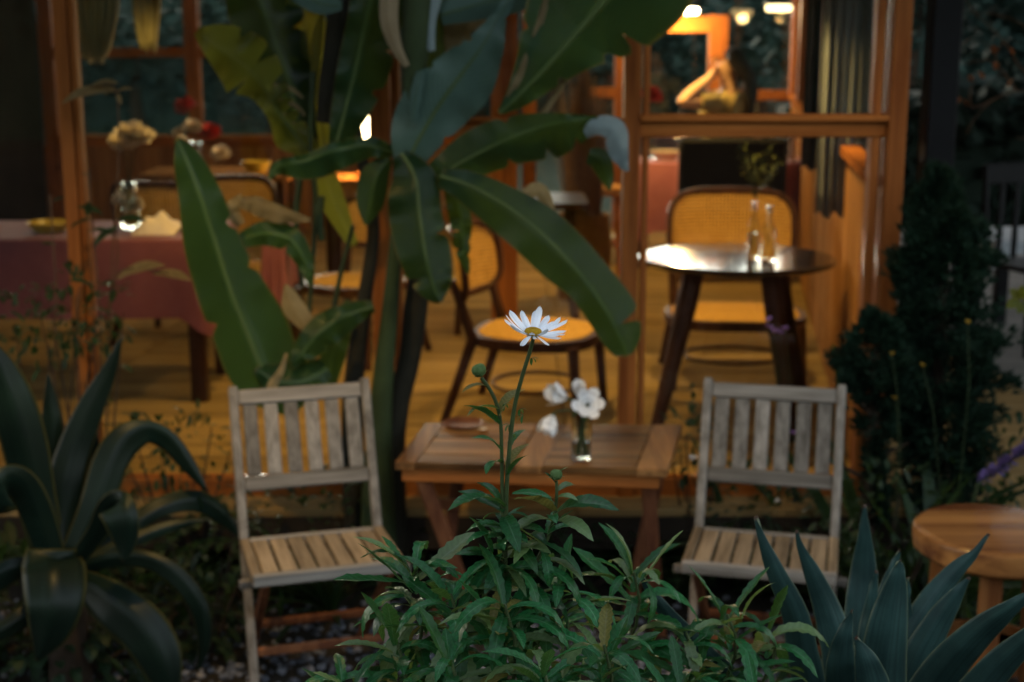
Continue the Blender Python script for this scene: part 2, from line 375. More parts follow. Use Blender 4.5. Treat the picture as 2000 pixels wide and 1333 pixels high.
M['disc'] = plain('daisy_disc', (.78, .46, .02), .7, (.62, .32, .015), 300, .9)
M['bud'] = plain('green_bud', (.10, .16, .05), .6, (.06, .11, .03), 200, .5)
M['agave'] = leaf_mat('blue_agave_leaf', (.032, .072, .062), (.018, .042, .037), .42, 0, margin=((.12, .14, .07), .46), vein=3, amt=.16, tip=((.05, .022, .01), .955), skew=0, ns=14, streak=26)
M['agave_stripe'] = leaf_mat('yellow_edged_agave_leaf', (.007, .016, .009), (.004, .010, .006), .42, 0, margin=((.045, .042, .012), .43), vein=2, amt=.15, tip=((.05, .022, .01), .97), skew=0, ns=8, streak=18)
M['strap'] = leaf_mat('strap_leaf', (.02, .045, .015), (.012, .028, .01), .45, .2, (.12, .2, .03), vein=2, amt=.3, skew=0)
M['bush'] = leaf_mat('small_bush_leaf', (.016, .034, .014), (.009, .021, .01), .5, .2, (.1, .18, .03), vein=6, amt=.3)
M['conifer'] = plain('conifer_needles', (.012, .034, .016), .7, (.006, .017, .009), 7)
M['bark'] = plain('bark', (.05, .035, .022), .9, (.03, .02, .014), 14, .5)
M['far_leaf'] = plain('far_tree_leaves', (.034, .062, .046), .8, (.013, .028, .023), .7)
M['twig'] = plain('bare_twig', (.11, .065, .035), .8, (.07, .04, .025), 20)
M['orange_leaf'] = leaf_mat('withered_orange_leaf', (.35, .12, .04), (.22, .07, .03), .6, .3, (.4, .14, .04), vein=5)
M['red_petal'] = leaf_mat('red_petal', (.5, .03, .02), (.35, .015, .015), .6, .2, (.5, .04, .02), vein=3)
M['cream_petal'] = leaf_mat('cream_petal', (.75, .66, .5), (.68, .58, .42), .6, .25, (.7, .6, .4), vein=3)
M['yellow_petal'] = leaf_mat('yellow_petal', (.36, .24, .03), (.28, .17, .02), .6, .3, (.6, .4, .05), vein=3)
M['purple_petal'] = leaf_mat('mauve_petal', (.36, .2, .44), (.27, .14, .36), .6, .25, (.4, .2, .5), vein=3)
M['salvia'] = leaf_mat('purple_spike_petal', (.15, .1, .25), (.1, .07, .18), .7, .2, None, vein=3)
M['lily'] = leaf_mat('white_lily_petal', (.86, .85, .82), (.80, .79, .77), .5, .2, (.75, .74, .7), vein=3, amt=.03, skew=0)
M['lamp_white'] = glow('lit_lamp_glass', (1, .78, .42), 9)
M['lamp_shade'] = glow('lit_lamp_shade', (1, .72, .36), 3.2)
M['bulb'] = glow('lit_bulb', (1, .72, .3), 14)
M['skin'] = plain('skin', (.62, .36, .22), .5, (.58, .33, .2), 20)
M['hair'] = plain('dark_hair', (.012, .008, .006), .45, (.02, .012, .008), 60, .3)
M['dress'] = cloth_mat('floral_dress', (.42, .30, .10), (.16, .12, .06))
M['straw'] = plain('dried_straw', (.25, .14, .06), .9, (.16, .085, .035), 30, .5)

# ================================================================== SETTING
FL = 0.30                                    # floor of the cafe and of the deck
def smooth(a, b, x): t = max(0, min(1, (x - a) / (b - a))); return t * t * (3 - 2 * t)
def gz(x, y):
    z = .78 * (1 - smooth(2.25, 3.3, y + .12 * math.sin(x * 2.1)))
    if y > 12.7: z += .28 * smooth(12.7, 14, y)
    return z + .012 * math.sin(x * 5.1 + y * 3) * math.sin(y * 6.3 - x)
g = MB()
def axis(lo, hi, step, far):
    a = []; x = lo
    while x <= hi + 1e-6: a.append(x); x += step
    d = step; L = lo; H = hi; pre = []; post = []
    while H < far: d *= 1.5; H += d; L -= d; post.append(H); pre.insert(0, L)
    return pre + a + post
xs = axis(-3.5, 3.5, .12, 90); ys = axis(-1, 14.5, .12, 110)
g.grid([[Vector((x, y, gz(x, y))) for x in xs] for y in ys])
tag(part('ground', g, M['ground']), 'dark garden soil rising towards the flower bed and grass beyond', kind='structure')

# interior floor and deck: boards laid one by one on a dark base
def boards(name, x0, x1, y0, y1, w, mat, label, cuts):
    b = MB(); b.box(((x0 + x1) / 2, (y0 + y1) / 2, FL - .09), (x1 - x0, y1 - y0, .12))
    root = tag(part(name, b, M['soil']), label, kind='structure')
    n = round((y1 - y0) / w); w = (y1 - y0) / n; L = (x1 - x0) / cuts
    mb = MB(); mb.box((0, 0, 0), (L - .004, w - .007, .03), bev=.003)
    me = mb.mesh('plank', mat)
    for i in range(n):
        off = (i % 3) * .37 * L / 3
        for k in range(cuts):
            x = x0 + L * (k + .5)
            obj('plank', me, root, (x, y0 + w * (i + .5), FL - .015 + random.uniform(-.0012, .0012)))
    return root
boards('floor', -4.2, 2.45, 4.86, 12.6, .16, M['floor'], 'lamp lit wooden board floor inside the cafe', 3)
boards('deck', 2.46, 6.5, 5.8, 12.6, .16, M['deck'], 'grey board deck to the right of the cafe', 2)

# gravel: too many stones to count
gv = MB(); rg = random.Random(3)
ico = [(0, 0, 1), (.9, 0, .45), (.28, .85, .45), (-.72, .52, .45), (-.72, -.52, .45), (.28, -.85, .45), (.72, .52, -.45), (-.28, .85, -.45), (-.9, 0, -.45), (-.28, -.85, -.45), (.72, -.52, -.45), (0, 0, -1)]
icf = [(0, i, i % 5 + 1) for i in range(1, 6)] + [(i, 5 + (i + 3) % 5 + 1, i % 5 + 1) for i in range(1, 6)] + [(i, 5 + (i + 3) % 5 + 1, 5 + (i + 2) % 5 + 1) for i in range(1, 6)] + [(11, 6 + (i + 1) % 5, 6 + i) for i in range(5)]
for i in range(5200):
    x = rg.uniform(-2.4, 2.1); y = rg.uniform(3.35, 4.75)
    if y > 4.55 and rg.random() < .7: continue
    s = rg.uniform(.006, .017) * (1.5 if rg.random() < .08 else 1)
    rot = Euler((rg.uniform(0, 6), rg.uniform(0, 6), rg.uniform(0, 6))).to_matrix()
    c = Vector((x, y, gz(x, y) + s * .35))
    gv.add([c + Matrix.Diagonal((1, 1, .7)) @ (rot @ (Vector(p) * s * rg.uniform(.8, 1.15))) for p in ico], icf)
tag(part('gravel', gv, M['gravel'], sh=False), 'pale blue grey gravel on the ground under the chairs', kind='stuff')

# ------------------------------------------------------------------ the cafe
cafe = thing('cafe_building', 'wooden cafe with glazed front, lit warm from inside', 'building', (0, 5.05, 0))
FY = 5.05
def X(px, Y=FY): return at(px, 400, Y).x
ROOF = 2.75
def post(x, w, d=.10, Y=FY, z0=.18, z1=ROOF, mat='frame'):
    b = MB(); b.box((x, Y, (z0 + z1) / 2), (w, d, z1 - z0), bev=.004)
    # object origin at the post so that the grain differs
    me = b.mesh('post', M[mat], Vector((x, Y, 0))); return obj('post', me, cafe, Vector((x, Y, 0)) - cafe.location)
pl = X(140); pl2 = X(166); pm0 = X(757); pm = X(1230); pr = X(1730)
post(X(147), .045); post(X(167), .022, .05, FY - .012)
post(pm0 - .02, .07); post(pm0 + .036, .03, .05, FY - .012)
post(pm, .058); post(pr + .012, .062, .12)
post(X(1250, FY + .03) + .012, .022, .05, FY + .005, .30, ROOF)
post(X(1700, FY + .02) - .004, .03, .07, FY + .01, .30, ROOF)
post(-3.2, .08); post(X(985, 7.6), .14, .14, 7.6)
def rail(x0, x1, z, h, d=.06, Y=FY, mat='frame_x', name='rail'):
    c = Vector(((x0 + x1) / 2, Y, z)); b = MB(); b.box((0, 0, 0), (x1 - x0, d, h), bev=.003)
    return obj(name, b.mesh(name, M[mat]), cafe, c - cafe.location)
zr = at(1480, 252, FY).z
rail(pm + .03, pr - .02, zr, .055, .065); rail(pm + .03, pr - .02, zr + .040, .022, .10, FY - .01)
rail(pm0 + .055, pm - .03, zr, .05); rail(pm0 + .055, pm - .03, zr + .033, .014, .10, FY - .01)
for a, b_ in ((-3.16, X(134)), (X(175), pm0 - .06), (pm0 + .055, pm - .03), (pm + .03, pr - .02)):
    rail(a, b_, .315, .10, .07)
rail(-3.3, pr + .05, ROOF + .05, .12, .14)
for a, b_ in ((-3.15, X(133)), (X(175), pm0 - .06), (pm0 + .055, pm - .03), (pm + .03, pr - .025)):
    p = MB(); z0, z1 = .366, ROOF - .01
    if a > pm0:
        p.box(((a + b_) / 2, FY + .01, (zr - .03 + z0) / 2), (b_ - a, .006, zr - .03 - z0)); part('glass_pane', p, M['pane'], cafe)
        p = MB(); z0 = zr + .045
    p.box(((a + b_) / 2, FY + .01, (z0 + z1) / 2), (b_ - a, .006, z1 - z0)); part('glass_pane', p, M['pane'], cafe)
# roof and ceiling boards
b = MB(); b.box((-.85, 8.25, ROOF + .26), (7.4, 9.4, .12), bev=.01); part('roof', b, M['black'], cafe)
b = MB(); b.box((-2.95, 2.13, ROOF + .265), (3.5, 2.82, .09), bev=.01); part('roof', b, M['black'], cafe)       # added unseen canopy, keeps sky light off the agave bed
b = MB(); b.box((4.75, 7.8, 3.16), (3.75, 9.2, .10), bev=.01); part('roof', b, M['black'], cafe)                  # added unseen roof over the deck, there to shade it
b = MB(); b.box((2.3, 4.8, 3.16), (1.14, 3.2, .10), bev=.01); part('roof', b, M['black'], cafe)  # added unseen slab beside it, shades the conifer corner
mbc = MB(); mbc.box((0, 0, 0), (6.9, .19, .03), bev=.003); mec = mbc.mesh('ceiling_board', M['ceiling'])
for i in range(46): obj('ceiling_board', mec, cafe, Vector((-.85, 3.65 + i * .2, ROOF + .16)) - cafe.location)
# right side wall: low planked wall that runs back from the corner post
A = Vector((pr - .01, FY + .10, 0)); B = Vector((2.42, 12.4, 0)); D = (B - A).normalized(); LEN = (B - A).length
ang = math.atan2(D.y, D.x)
w = .135
mbp = MB(); mbp.box((0, 0, 0), (w - .005, .035, 1.14), bev=.003); mep = mbp.mesh('wall_plank', M['plank_wall'])
i = 0; s = w / 2
while s < LEN:
    P = A + D * s; o = obj('wall_plank', mep, cafe, Vector((P.x, P.y, FL + .57)) - cafe.location); o.rotation_euler = (0, 0, ang + (math.pi if i % 2 else 0)); s += w; i += 1
b = MB(); b.bar(A + Vector((0, 0, FL + 1.165)), B + Vector((0, 0, FL + 1.165)), .09, .045); part('window_sill', b, M['frame_x'], cafe)
for k in range(0, 5):
    P = A + D * (LEN * (k + 1) / 5.0 - .05); post(P.x, .08, .08, P.y, FL + 1.19, ROOF + .1)
q = MB(); q.bar(A + Vector((.01, 0, 2.1)), B + Vector((.01, 0, 2.1)), .005, 1.15, bev=0); part('glass_pane', q, M['pane'], cafe)
# left side wall and back wall
b = MB(); b.box((-4.15, 8.8, 1.6), (.1, 7.5, 2.7)); part('side_wall', b, M['plaster'], cafe)
BY = 12.5
for x in (-4.0, -2.75, -1.3, .15): post(x, .12, .1, BY, FL, ROOF + .1)
post(X(1393, BY), .16, .12, BY, FL, at(1393, 30, BY).z); post(X(1572, BY), .085, .1, BY, FL, ROOF + .1)
zt = at(1300, 48, BY).z; xa = X(1232, BY); xb = X(1376, BY)
rail(xa - .04, xb, zt, .135, .12, BY); post(xa - .1, .12, .1, BY, FL, ROOF + .1)
zs = at(1500, 186, BY).z
rail(X(1411, BY), X(1562, BY), zs, .085, .1, BY)
zl = at(330, 103, BY).z
for x0, x1 in ((-3.94, -2.81), (-2.69, -1.36), (-1.24, .09)): rail(x0, x1, zl, .08, .09, BY); rail(x0, x1, FL + .78, .09, .09, BY)
rail(X(1140, BY), xa - .16, zs + .02, .09, .1, BY)
rail(-4.1, 2.5, ROOF + .05, .12, .12, BY)
p = MB(); p.box((-.9, BY + .02, (FL + ROOF) / 2), (6.6, .006, ROOF - FL)); part('glass_pane', p, M['pane'], cafe)
mbb = MB(); mbb.box((0, 0, 0), (.16, .03, .74), bev=.003); meb = mbb.mesh('wall_plank', M['plank_wall'])
for i in range(25): obj('wall_plank', meb, cafe, Vector((-4.0 + i * .165, BY - .02, FL + .37)) - cafe.location)

# ------------------------------------------------------------------ lamps in view, and pendants unseen above the frame for the warm light
def lamp_light(name, loc, e, r=.05, c=(1, .62, .18), parent=None, spot=None):
    d = bpy.data.lights.new(name, 'SPOT' if spot else 'POINT'); d.energy = e * LAMP; d.shadow_soft_size = r; d.color = c
    if spot: d.spot_size = R(spot); d.spot_blend = .7
    o = bpy.data.objects.new(name, d); COL.objects.link(o)
    if parent: o.parent = parent; o.location = Vector(loc) - worldloc(parent)
    else: o.location = loc
    return o
def pendant(x, y, z, e, label, cone=118):
    t = thing('pendant_lamp', label, 'lamp', (x, y, z), group='pendant lamps under the ceiling')
    b = MB(); b.lathe([(.16, 0), (.155, .015), (.06, .13), (.03, .16), (.0, .165)], 20); part('lamp_shade', b, M['black'], t, True)
    b = MB(); b.tube([(0, 0, .16), (0, 0, ROOF + .14 - z)], .004, 6); part('cord', b, M['black'], t, True)
    b = MB(); b.lathe([(0, -.01), (.03, .01), (.032, .04), (.015, .075), (0, .08)], 12); part('bulb', b, M['bulb'], t, True)
    lamp_light('lamp_light', (x, y, z - .03), e, .04, parent=t, spot=cone)
    return t
pendant(-1.75, 6.9, 2.30, 9, 'black pendant lamp over the rose clothed table', 150)
pendant(.15, 6.3, 2.30, 24, 'black pendant lamp over the sideways cane chair')
pendant(-1.05, 5.95, 2.30, 24, 'black pendant lamp over the open floor by the rose table', 100)
pendant(1.0, 6.25, 2.30, 28, 'black pendant lamp over the round table')
pendant(-1.2, 10.2, 2.30, 3.5, 'black pendant lamp over the far left table')
pendant(1.0, 9.7, 2.30, 36, 'black pendant lamp near the woman in the floral dress')
pendant(-1.15, 3.6, 2.45, 24, 'black pendant lamp under the eaves above the left folding chair', 130)
pendant(1.05, 4.25, 2.45, 2.5, 'black pendant lamp under the eaves above the right folding chair', 140)
M['lamp_dim'] = glow('dim_lamp_glass', (1, .74, .36), 1.1)
def strip(px, py, Y, w, e, label, mat='lamp_white'):
    P = at(px, py, Y); t = thing('strip_lamp', label, 'lamp', P)
    b = MB(); b.box((0, 0, .04), (w + .02, .07, .03), bev=.005); part('housing', b, M['black'], t, True)
    b = MB(); b.box((0, 0, 0), (w, .06, .05), bev=.012); part('diffuser', b, M[mat], t, True)
    b = MB(); b.tube([(0, 0, .05), (0, 0, ROOF + .14 - P.z)], .006, 6); part('rod', b, M['black'], t, True)
    lamp_light('lamp_light', P + Vector((0, .02, -.05)), e, .05, (1, .6, .22), t)
strip(1335, 22, 12.15, .25, 16, 'bright strip lamp above the glowing window frame')
strip(1521, 16, 11.6, .2, 3, 'pale strip lamp hanging to the right above the woman', 'lamp_dim')
# table lamp behind the banana plant, small bare bulbs
P = at(712, 300, 9.4)
t = thing('table_lamp', 'glowing table lamp seen behind the banana leaves', 'lamp', (P.x, P.y, 1.06))
b = MB(); b.lathe([(.07, 0), (.07, .02), (.015, .04), (.015, .2), (0, .2)], 16); part('base', b, M['stool_wood'], t, True)
b = MB(); b.lathe([(.13, .2), (.115, .3), (.07, .56), (.065, .56), (.11, .3), (.125, .2)], 20); part('lamp_shade', b, M['lamp_shade'], t, True)
lamp_light('lamp_light', (P.x, P.y, 1.06 + .62), 8, .06, (1, .6, .25), t)
for (px, py, Y, lab) in ((776, 118, 7.9, 'bare bulb glowing beside the banana stem near the post'), (656, 402, 7.2, 'low bare bulb glowing left behind the banana stems'), (726, 397, 7.4, 'low bare bulb glowing right behind the banana stems')):
    P = at(px, py, Y); t = thing('hanging_bulb', lab, 'bulb', P, group='bare bulbs behind the banana plant')
    b = MB(); b.lathe([(0, -.028), (.009, -.018), (.01, -.006), (.006, .02), (0, .022)], 12); part('bulb', b, M['bulb'], t, True)
    b = MB(); b.tube([(0, 0, .02), (0, 0, ROOF + .14 - P.z)], .003, 5); part('cord', b, M['black'], t, True)

# ------------------------------------------------------------------ curtains
def curtain(name, label, x0, x1, Y, z0, z1, mat, folds=6, taper=None, dy=0.0, depth=.035):
    t = MB(); n = folds * 8; rows = []; m = 14
    for i in range(m + 1):
        v = i / m; z = z0 + (z1 - z0) * v; r = []
        k = 1 if not taper else min(1, taper + (1 - taper) * ((v / .32) ** .7))
        cx = (x0 + x1) / 2
        for j in range(n + 1):
            u = j / n; x = cx + (x0 + (x1 - x0) * u - cx) * k
            ph = u * folds * 2 * math.pi + .6 * math.sin(3 * v + u * 4)
            r.append(Vector((x, Y + dy * u + depth * math.sin(ph) * (.7 + .3 * math.sin(u * 9)), z + .015 * math.sin(ph * .5) * (v < .01))))
        rows.append(r)
    t.grid(rows)
    o = tag(part(name, t, mat), label, 'curtain')
    md = o.modifiers.new('thickness', 'SOLIDIFY'); md.thickness = .004
    return o
curtain('curtain', 'grey curtain hanging in folds above the planked side wall', X(1580, 6.5), X(1692, 6.3), 6.35, at(1640, 418, 6.4).z, ROOF + .1, M['grey_curtain'], 6, None, 0.0, .016)
curtain('curtain', 'dark navy curtain left of the grey curtain', X(1562, 8.2), X(1618, 8.2), 8.2, at(1590, 330, 8.2).z, ROOF + .1, M['navy_curtain'], 4)
curtain('curtain', 'pale yellow curtain gathered to a point right of the left post', X(150, 6.3), X(258, 6.3), 6.3, at(205, 118, 6.3).z, 2.6, M['yellow_cloth'], 7, .35)
curtain('curtain', 'dim greenish yellow curtain beside the gathered yellow curtain', X(278, 7.4), X(335, 7.4), 7.4, at(300, 98, 7.4).z, 2.6, M['yellow_cloth'], 4, .5)

# ================================================================== FURNITURE IN THE CAFE
def cane_chair(w, d, hs, hb, label, loc, rz, group='cane chairs in the cafe'):
    """front faces local -y"""
    t = thing('cane_chair', label, 'chair', loc, rz, group)
    # seat frame: rounded ring and woven panel
    def rr(W, D, z, r, n=6):
        pts = []
        for cx, cy, a0 in ((W / 2 - r, D / 2 - r, 0), (-W / 2 + r, D / 2 - r, 90), (-W / 2 + r, -D / 2 + r, 180), (W / 2 - r, -D / 2 + r, 270)):
            for k in range(n + 1):
                a = R(a0 + 90 * k / n); pts.append(Vector((cx + r * math.cos(a), cy + r * math.sin(a), z)))
        return pts
    r = min(w, d) * .4
    o1 = rr(w, d, hs - .05, r); o2 = rr(w, d, hs - .006, r); i2 = rr(w - .07, d - .07, hs - .006, r - .03); i1 = rr(w - .07, d - .07, hs - .05, r - .03); n = len(o1)
    b = MB(); vs = o1 + o2 + i2 + i1; fs = []
    for a, c in ((0, 1), (1, 2), (2, 3), (3, 0)):
        for k in range(n): fs.append((a * n + k, a * n + (k + 1) % n, c * n + (k + 1) % n, c * n + k))
    b.add(vs, fs); part('seat_frame', b, M['dark_wood'], t, True)
    b = MB(); pp = rr(w - .064, d - .064, hs - .002, r - .03); b.add([Vector((0, 0, hs + .004))] + pp, [(0, k + 1, (k + 1) % n + 1) for k in range(n)], [(0, 0)] + [(p.x, p.y) for p in pp]); part('woven_seat', b, M['cane'], t, True)
    for sx in (-1, 1):
        b = MB(); b.tube([(sx * (w / 2 - .05), -d / 2 + .06, hs - .03), (sx * (w / 2 - .03), -d / 2 + .03, 0)], [.026, .019], 10); part('leg', b, M['dark_wood'], t, True)
        b = MB(); b.tube([(sx * (w / 2 - .01), d / 2 + .07, 0), (sx * (w / 2 - .06), d / 2 - .05, hs - .02), (sx * (w / 2 - .05), d / 2, hs + .14), (sx * (w / 2 - .045), d / 2 + .04, hs + .24)], [.019, .026, .022, .018], 10); part('leg', b, M['dark_wood'], t, True)
    # stretcher ring
    b = MB(); b.tube([(w * .36 * math.cos(a), d * .36 * math.sin(a), hs * .36) for a in [2 * math.pi * k / 20 for k in range(21)]], .009, 6); part('stretcher', b, M['dark_wood'], t, True)
    # back: bent frame with a woven panel, curved round the sitter
    W2, z0, z1 = w * .94, hs + .13, hb
    def bp(u, z):
        a = u * .95; return Vector((math.sin(a) * W2 / 2 / math.sin(.95), d / 2 + .05 - (1 - math.cos(a)) * .28 + (z - hs) * .12, z))
    prof = []
    for k in range(33):
        a = 2 * math.pi * k / 32; c, s = math.cos(a), math.sin(a)
        u = math.copysign(abs(c) ** .55, c); v = math.copysign(abs(s) ** .55, s); prof.append((u * .97, (z0 + z1) / 2 + v * (z1 - z0) / 2))
    b = MB(); b.tube([bp(u, z) for u, z in prof], .017, 8, cap=False); part('back_frame', b, M['dark_wood'], t, True)
    b = MB(); rows = []; uv = []
    for i in range(9):
        v = -1 + 2 * i / 8; z = (z0 + z1) / 2 + v * (z1 - z0) / 2 * .99; lim = .965 * (max(0, 1 - abs(v) ** 3.6)) ** (1 / 3.6) if abs(v) < 1 else .3
        lim = max(lim, .45); row = []
        for j in range(15):
            u = lim * (-1 + 2 * j / 14); row.append(bp(u, z)); uv.append((u * W2 / 2 * 1.12, z))
        rows.append(row)
    b.grid(rows, uv); part('woven_back', b, M['cane'], t, True)
    return t
cc = onz(1440, 700, FL)
cane_chair(.68, .56, .345, .90, 'wide cane chair standing behind the round table', (at(1437, 600, 6.82).x, 6.85, FL), R(-3))
cane_chair(.58, .56, .392, .84, 'cane chair turned sideways between the banana plant and the door post', (at(1050, 600, 6.2).x, 6.2, FL), R(74))
cane_chair(.52, .52, .42, .82, 'cane chair half hidden behind the banana stems', (at(690, 560, 7.3).x, 7.35, FL), R(-28))
cane_chair(.52, .52, .42, .88, 'cane chair by the rose tablecloth left of the banana stems', (at(455, 560, 7.7).x, 7.75, FL), R(10))
cane_chair(.52, .52, .42, .90, 'cane chair furthest back behind the vase of white flowers', (at(310, 360, 7.6).x, 7.9, FL), R(170))

# round table
c = Vector((at(1438, 500, 6.1).x, 6.1, FL))
t = thing('round_table', 'dark glossy round table on four splayed legs', 'table', c)
b = MB(); b.lathe([(.0, .700), (.405, .700), (.425, .708), (.43, .718), (.425, .727), (.41, .73), (.404, .7301), (0, .7301)], 48); part('table_top', b, M['lacquer'], t, True)
for (ax, ay) in ((-1, -1), (.55, -1.2), (1.0, .9), (-.75, 1.0)):
    q = MB(); q.tube([(ax * .2, ay * .17, .70), (ax * .235, ay * .2, .55), (ax * .37, ay * .30, 0)], [.043, .045, .026], 12); part('leg', q, M['dark_wood'], t, True)
def bottle(name, label, P, h, r, neck, mat='glass', cat='bottle'):
    t = thing(name, label, cat, P); b = MB(); th = .0025
    out = [(0, .0), (r * .9, .0), (r, .006), (r, h * .58), (neck, h * .76), (neck, h * .97), (neck + .002, h)]
    inn = [(neck - th, h), (neck - th, h * .76), (r - th, h * .57), (r - th, .01), (0, .008)]
    b.lathe(out + inn, 18); part('glass_body', b, M[mat], t, True); return t
zt = FL + .731
pb = Vector((at(1484, 500, 6.02).x - .03, 6.02, zt))
bt1 = bottle('glass_bottle', 'left clear glass bottle holding a feathery stem on the round table', pb, .24, .026, .011)
b = MB(); b.lathe([(0, .01), (.0225, .01), (.0225, .11), (0, .11)], 14); part('water', b, M['glass'], bt1, True)
pb2 = Vector((at(1500, 500, 5.98).x, 5.98, zt))
bottle('glass_bottle', 'right clear glass bottle beside the feathery stem on the round table', pb2, .23, .03, .012)
# feathery stem in the bottle
def blade(L, W, n=6, across=2, curl=.2, fold=.15, serr=0, base_w=.25, peak=.5, tw=0.0):
    b = MB(); rows = []; uv = []; y = z = 0
    for i in range(n + 1):
        v = i / n
        w = W * (base_w + (1 - base_w) * math.sin(math.pi * min(1, v / peak) / 2)) if v < peak else W * max(0.02, math.cos(math.pi / 2 * ((v - peak) / (1 - peak)) ** 1.5))
        if serr and 0 < i < n: w *= (1 + serr if i % 2 else 1 - serr)
        a = curl * v * 1.6
        row = []
        for j in range(2 * across + 1):
            u = -1 + j / across; row.append(Vector((u * w, y - abs(u) * (.012 * L if serr and i % 2 else 0), z + abs(u) * w * fold + w * .06 * math.sin(v * 17 + u * 2)))); uv.append((.5 + u / 2, v))
        rows.append(row); y += L / n * math.cos(a); z -= L / n * math.sin(a)
    b.grid(rows, uv); return b
def frame(P, d, up, roll=0, s=1):
    y = Vector(d).normalized(); z = Vector(up); z = z - y * z.dot(y)
    if z.length < 1e-3: z = Vector((1, 0, 0)) - y * y.x
    z.normalize(); x = y.cross(z); m = Matrix((x, y, z)).transposed()
    if roll: m = m @ Euler((0, roll, 0)).to_matrix()
    return Matrix.Translation(P) @ m.to_4x4() @ Matrix.Scale(s, 4)
def put(name, me, t, P, d, up=(0, 0, 1), roll=0, s=1):
    return obj(name, me, t, M=Matrix.Translation(-worldloc(t)) @ frame(Vector(P), d, up, roll, s))
def dirv(az, el): return Vector((math.cos(az) * math.cos(el), math.sin(az) * math.cos(el), math.sin(el)))
t = thing('feathery_plant', 'feathery yellow green stems standing in a glass bottle on the round table', 'plant', pb + Vector((0, 0, .02)))
r2 = random.Random(5); fl = MB(); st = MB()
for (tx, ty) in ((1445, 285), (1475, 300), (1500, 285), (1525, 310), (1510, 335), (1480, 330), (1458, 305)):
    T = at(tx, ty, 6.02 + r2.uniform(-.06, .06)); B0 = pb + Vector((0, 0, .03)); mid = pb + Vector((0, 0, .26)); pts = []
    for k in range(9):
        u = k / 8; p = B0.lerp(mid, min(1, u * 2)) if u < .5 else mid.lerp(T, (u - .5) * 2); pts.append(p)
    st.tube(pts, .0018, 5)
    for k in range(46):
        u = r2.uniform(.35, 1); p = mid.lerp(T, u) + Vector((r2.gauss(0, .012), r2.gauss(0, .012), r2.gauss(0, .01))); d = dirv(r2.uniform(0, 6.28), r2.uniform(-.3, 1.2)) * r2.uniform(.015, .035)
        s = d.cross(Vector((.3, .2, 1))).normalized() * .003; fl.add([p, p + d * .5 + s, p + d, p + d * .5 - s], [(0, 1, 2, 3)])
part('stem', st, M['stem'], t); part('sprigs', fl, plain('feathery_green', (.14, .16, .03), .6, (.09, .11, .02)), t, sh=False)

# rose tablecloth table on the left
def cloth_table(tname, tlabel, clabel, x0, x1, y0, y1, top, drop, mat, legmat='dark_wood', cname='tablecloth'):
    c = Vector(((x0 + x1) / 2, (y0 + y1) / 2, FL)); t = thing(tname, tlabel, 'table', c)
    b = MB(); b.box((0, 0, top - FL - .02), (x1 - x0 - .02, y1 - y0 - .02, .035), bev=.004); part('table_top', b, M['dark_wood'], t, True)
    for sx in (-1, 1):
        for sy in (-1, 1):
            b = MB(); b.box((sx * ((x1 - x0) / 2 - .07), sy * ((y1 - y0) / 2 - .07), (top - FL - .04) / 2), (.07, .07, top - FL - .04), bev=.004); part('leg', b, M[legmat], t, True)
    b = MB(); pts = []; n = 30
    per = [(x0 + (x1 - x0) * k / n, y0) for k in range(n)] + [(x1, y0 + (y1 - y0) * k / n) for k in range(n)] + [(x1 - (x1 - x0) * k / n, y1) for k in range(n)] + [(x0, y1 - (y1 - y0) * k / n) for k in range(n)]
    L = len(per); rows = []
    for i, (fz, out) in enumerate(((0, -.02), (0, .0), (-.012, .008), (-drop * .5, .012), (-drop, .02))):
        row = []
        for k in range(L + 1):
            x, y = per[k % L]; dx = x - c.x; dy = y - c.y; wv = .012 * math.sin(k * .9) + .01 * math.sin(k * .37 + 2)
            corner = max(0, 1 - min(abs(abs(dx) - (x1 - x0) / 2) + abs(abs(dy) - (y1 - y0) / 2), .12) / .12)
            oo = out + (wv * (-fz / drop) if i > 2 else 0)
            sx = math.copysign(1, dx) * (1 if abs(abs(dx) - (x1 - x0) / 2) < 1e-6 else 0); sy = math.copysign(1, dy) * (1 if abs(abs(dy) - (y1 - y0) / 2) < 1e-6 else 0)
            row.append(Vector((x + sx * oo, y + sy * oo, top + .005 + fz - (corner * .09 if i == 4 else 0) - (corner * .03 if i == 3 else 0))))
        rows.append(row)
    b.grid(rows)
    inner = [p for p in rows[0][:-1]]; b.add([Vector((c.x, c.y, top + .005))] + inner, [(0, k + 1, (k + 1) % L + 1) for k in range(L)])
    tag(part(cname, b, mat, sh=False), clabel, 'tablecloth'); return t
RT = 1.06
xr = at(405, 480, 6.4).x
cloth_table('cafe_table', 'table under the rose cloth at the left window', 'rose ribbed tablecloth on the table at the left window', -2.75, xr, 6.36, 7.05, RT, .36, M['rose'])
xe = at(565, 520, 7.55).x
cloth_table('cafe_table', 'small table under a pink cloth behind the lower banana leaves', 'pink tablecloth corner showing behind the lower banana leaves', xr + .12, xe + .02, 7.2, 7.7, .97, .30, M['pink'])
z = RT + .006
def dish(label, P, r, mat, h=.035, name='dish', cat='dish'):
    b = MB(); b.lathe([(0, 0), (r * .6, 0), (r, h), (r * .97, h + .003), (r * .58, .006), (0, .006)], 28, P); return tag(part(name, b, mat), label, cat)
p = at(96, 430, 6.62); dish('yellow shallow dish at the left end of the rose table', (p.x, 6.62, z), .105, M['yellow_dish'], .045)
b = MB(); P = Vector((at(308, 440, 6.6).x, 6.62, z)); rows = []
for i in range(11):
    row = []
    for j in range(13):
        u, v = -1 + 2 * j / 12, -1 + 2 * i / 10
        hgt = .085 * max(0, 1 - u * u * .8) * max(0, 1 - v * v) ** .6 * (1 + .18 * math.sin(u * 7 + v * 3)); row.append(P + Vector((u * .1, v * .12, hgt)))
    rows.append(row)
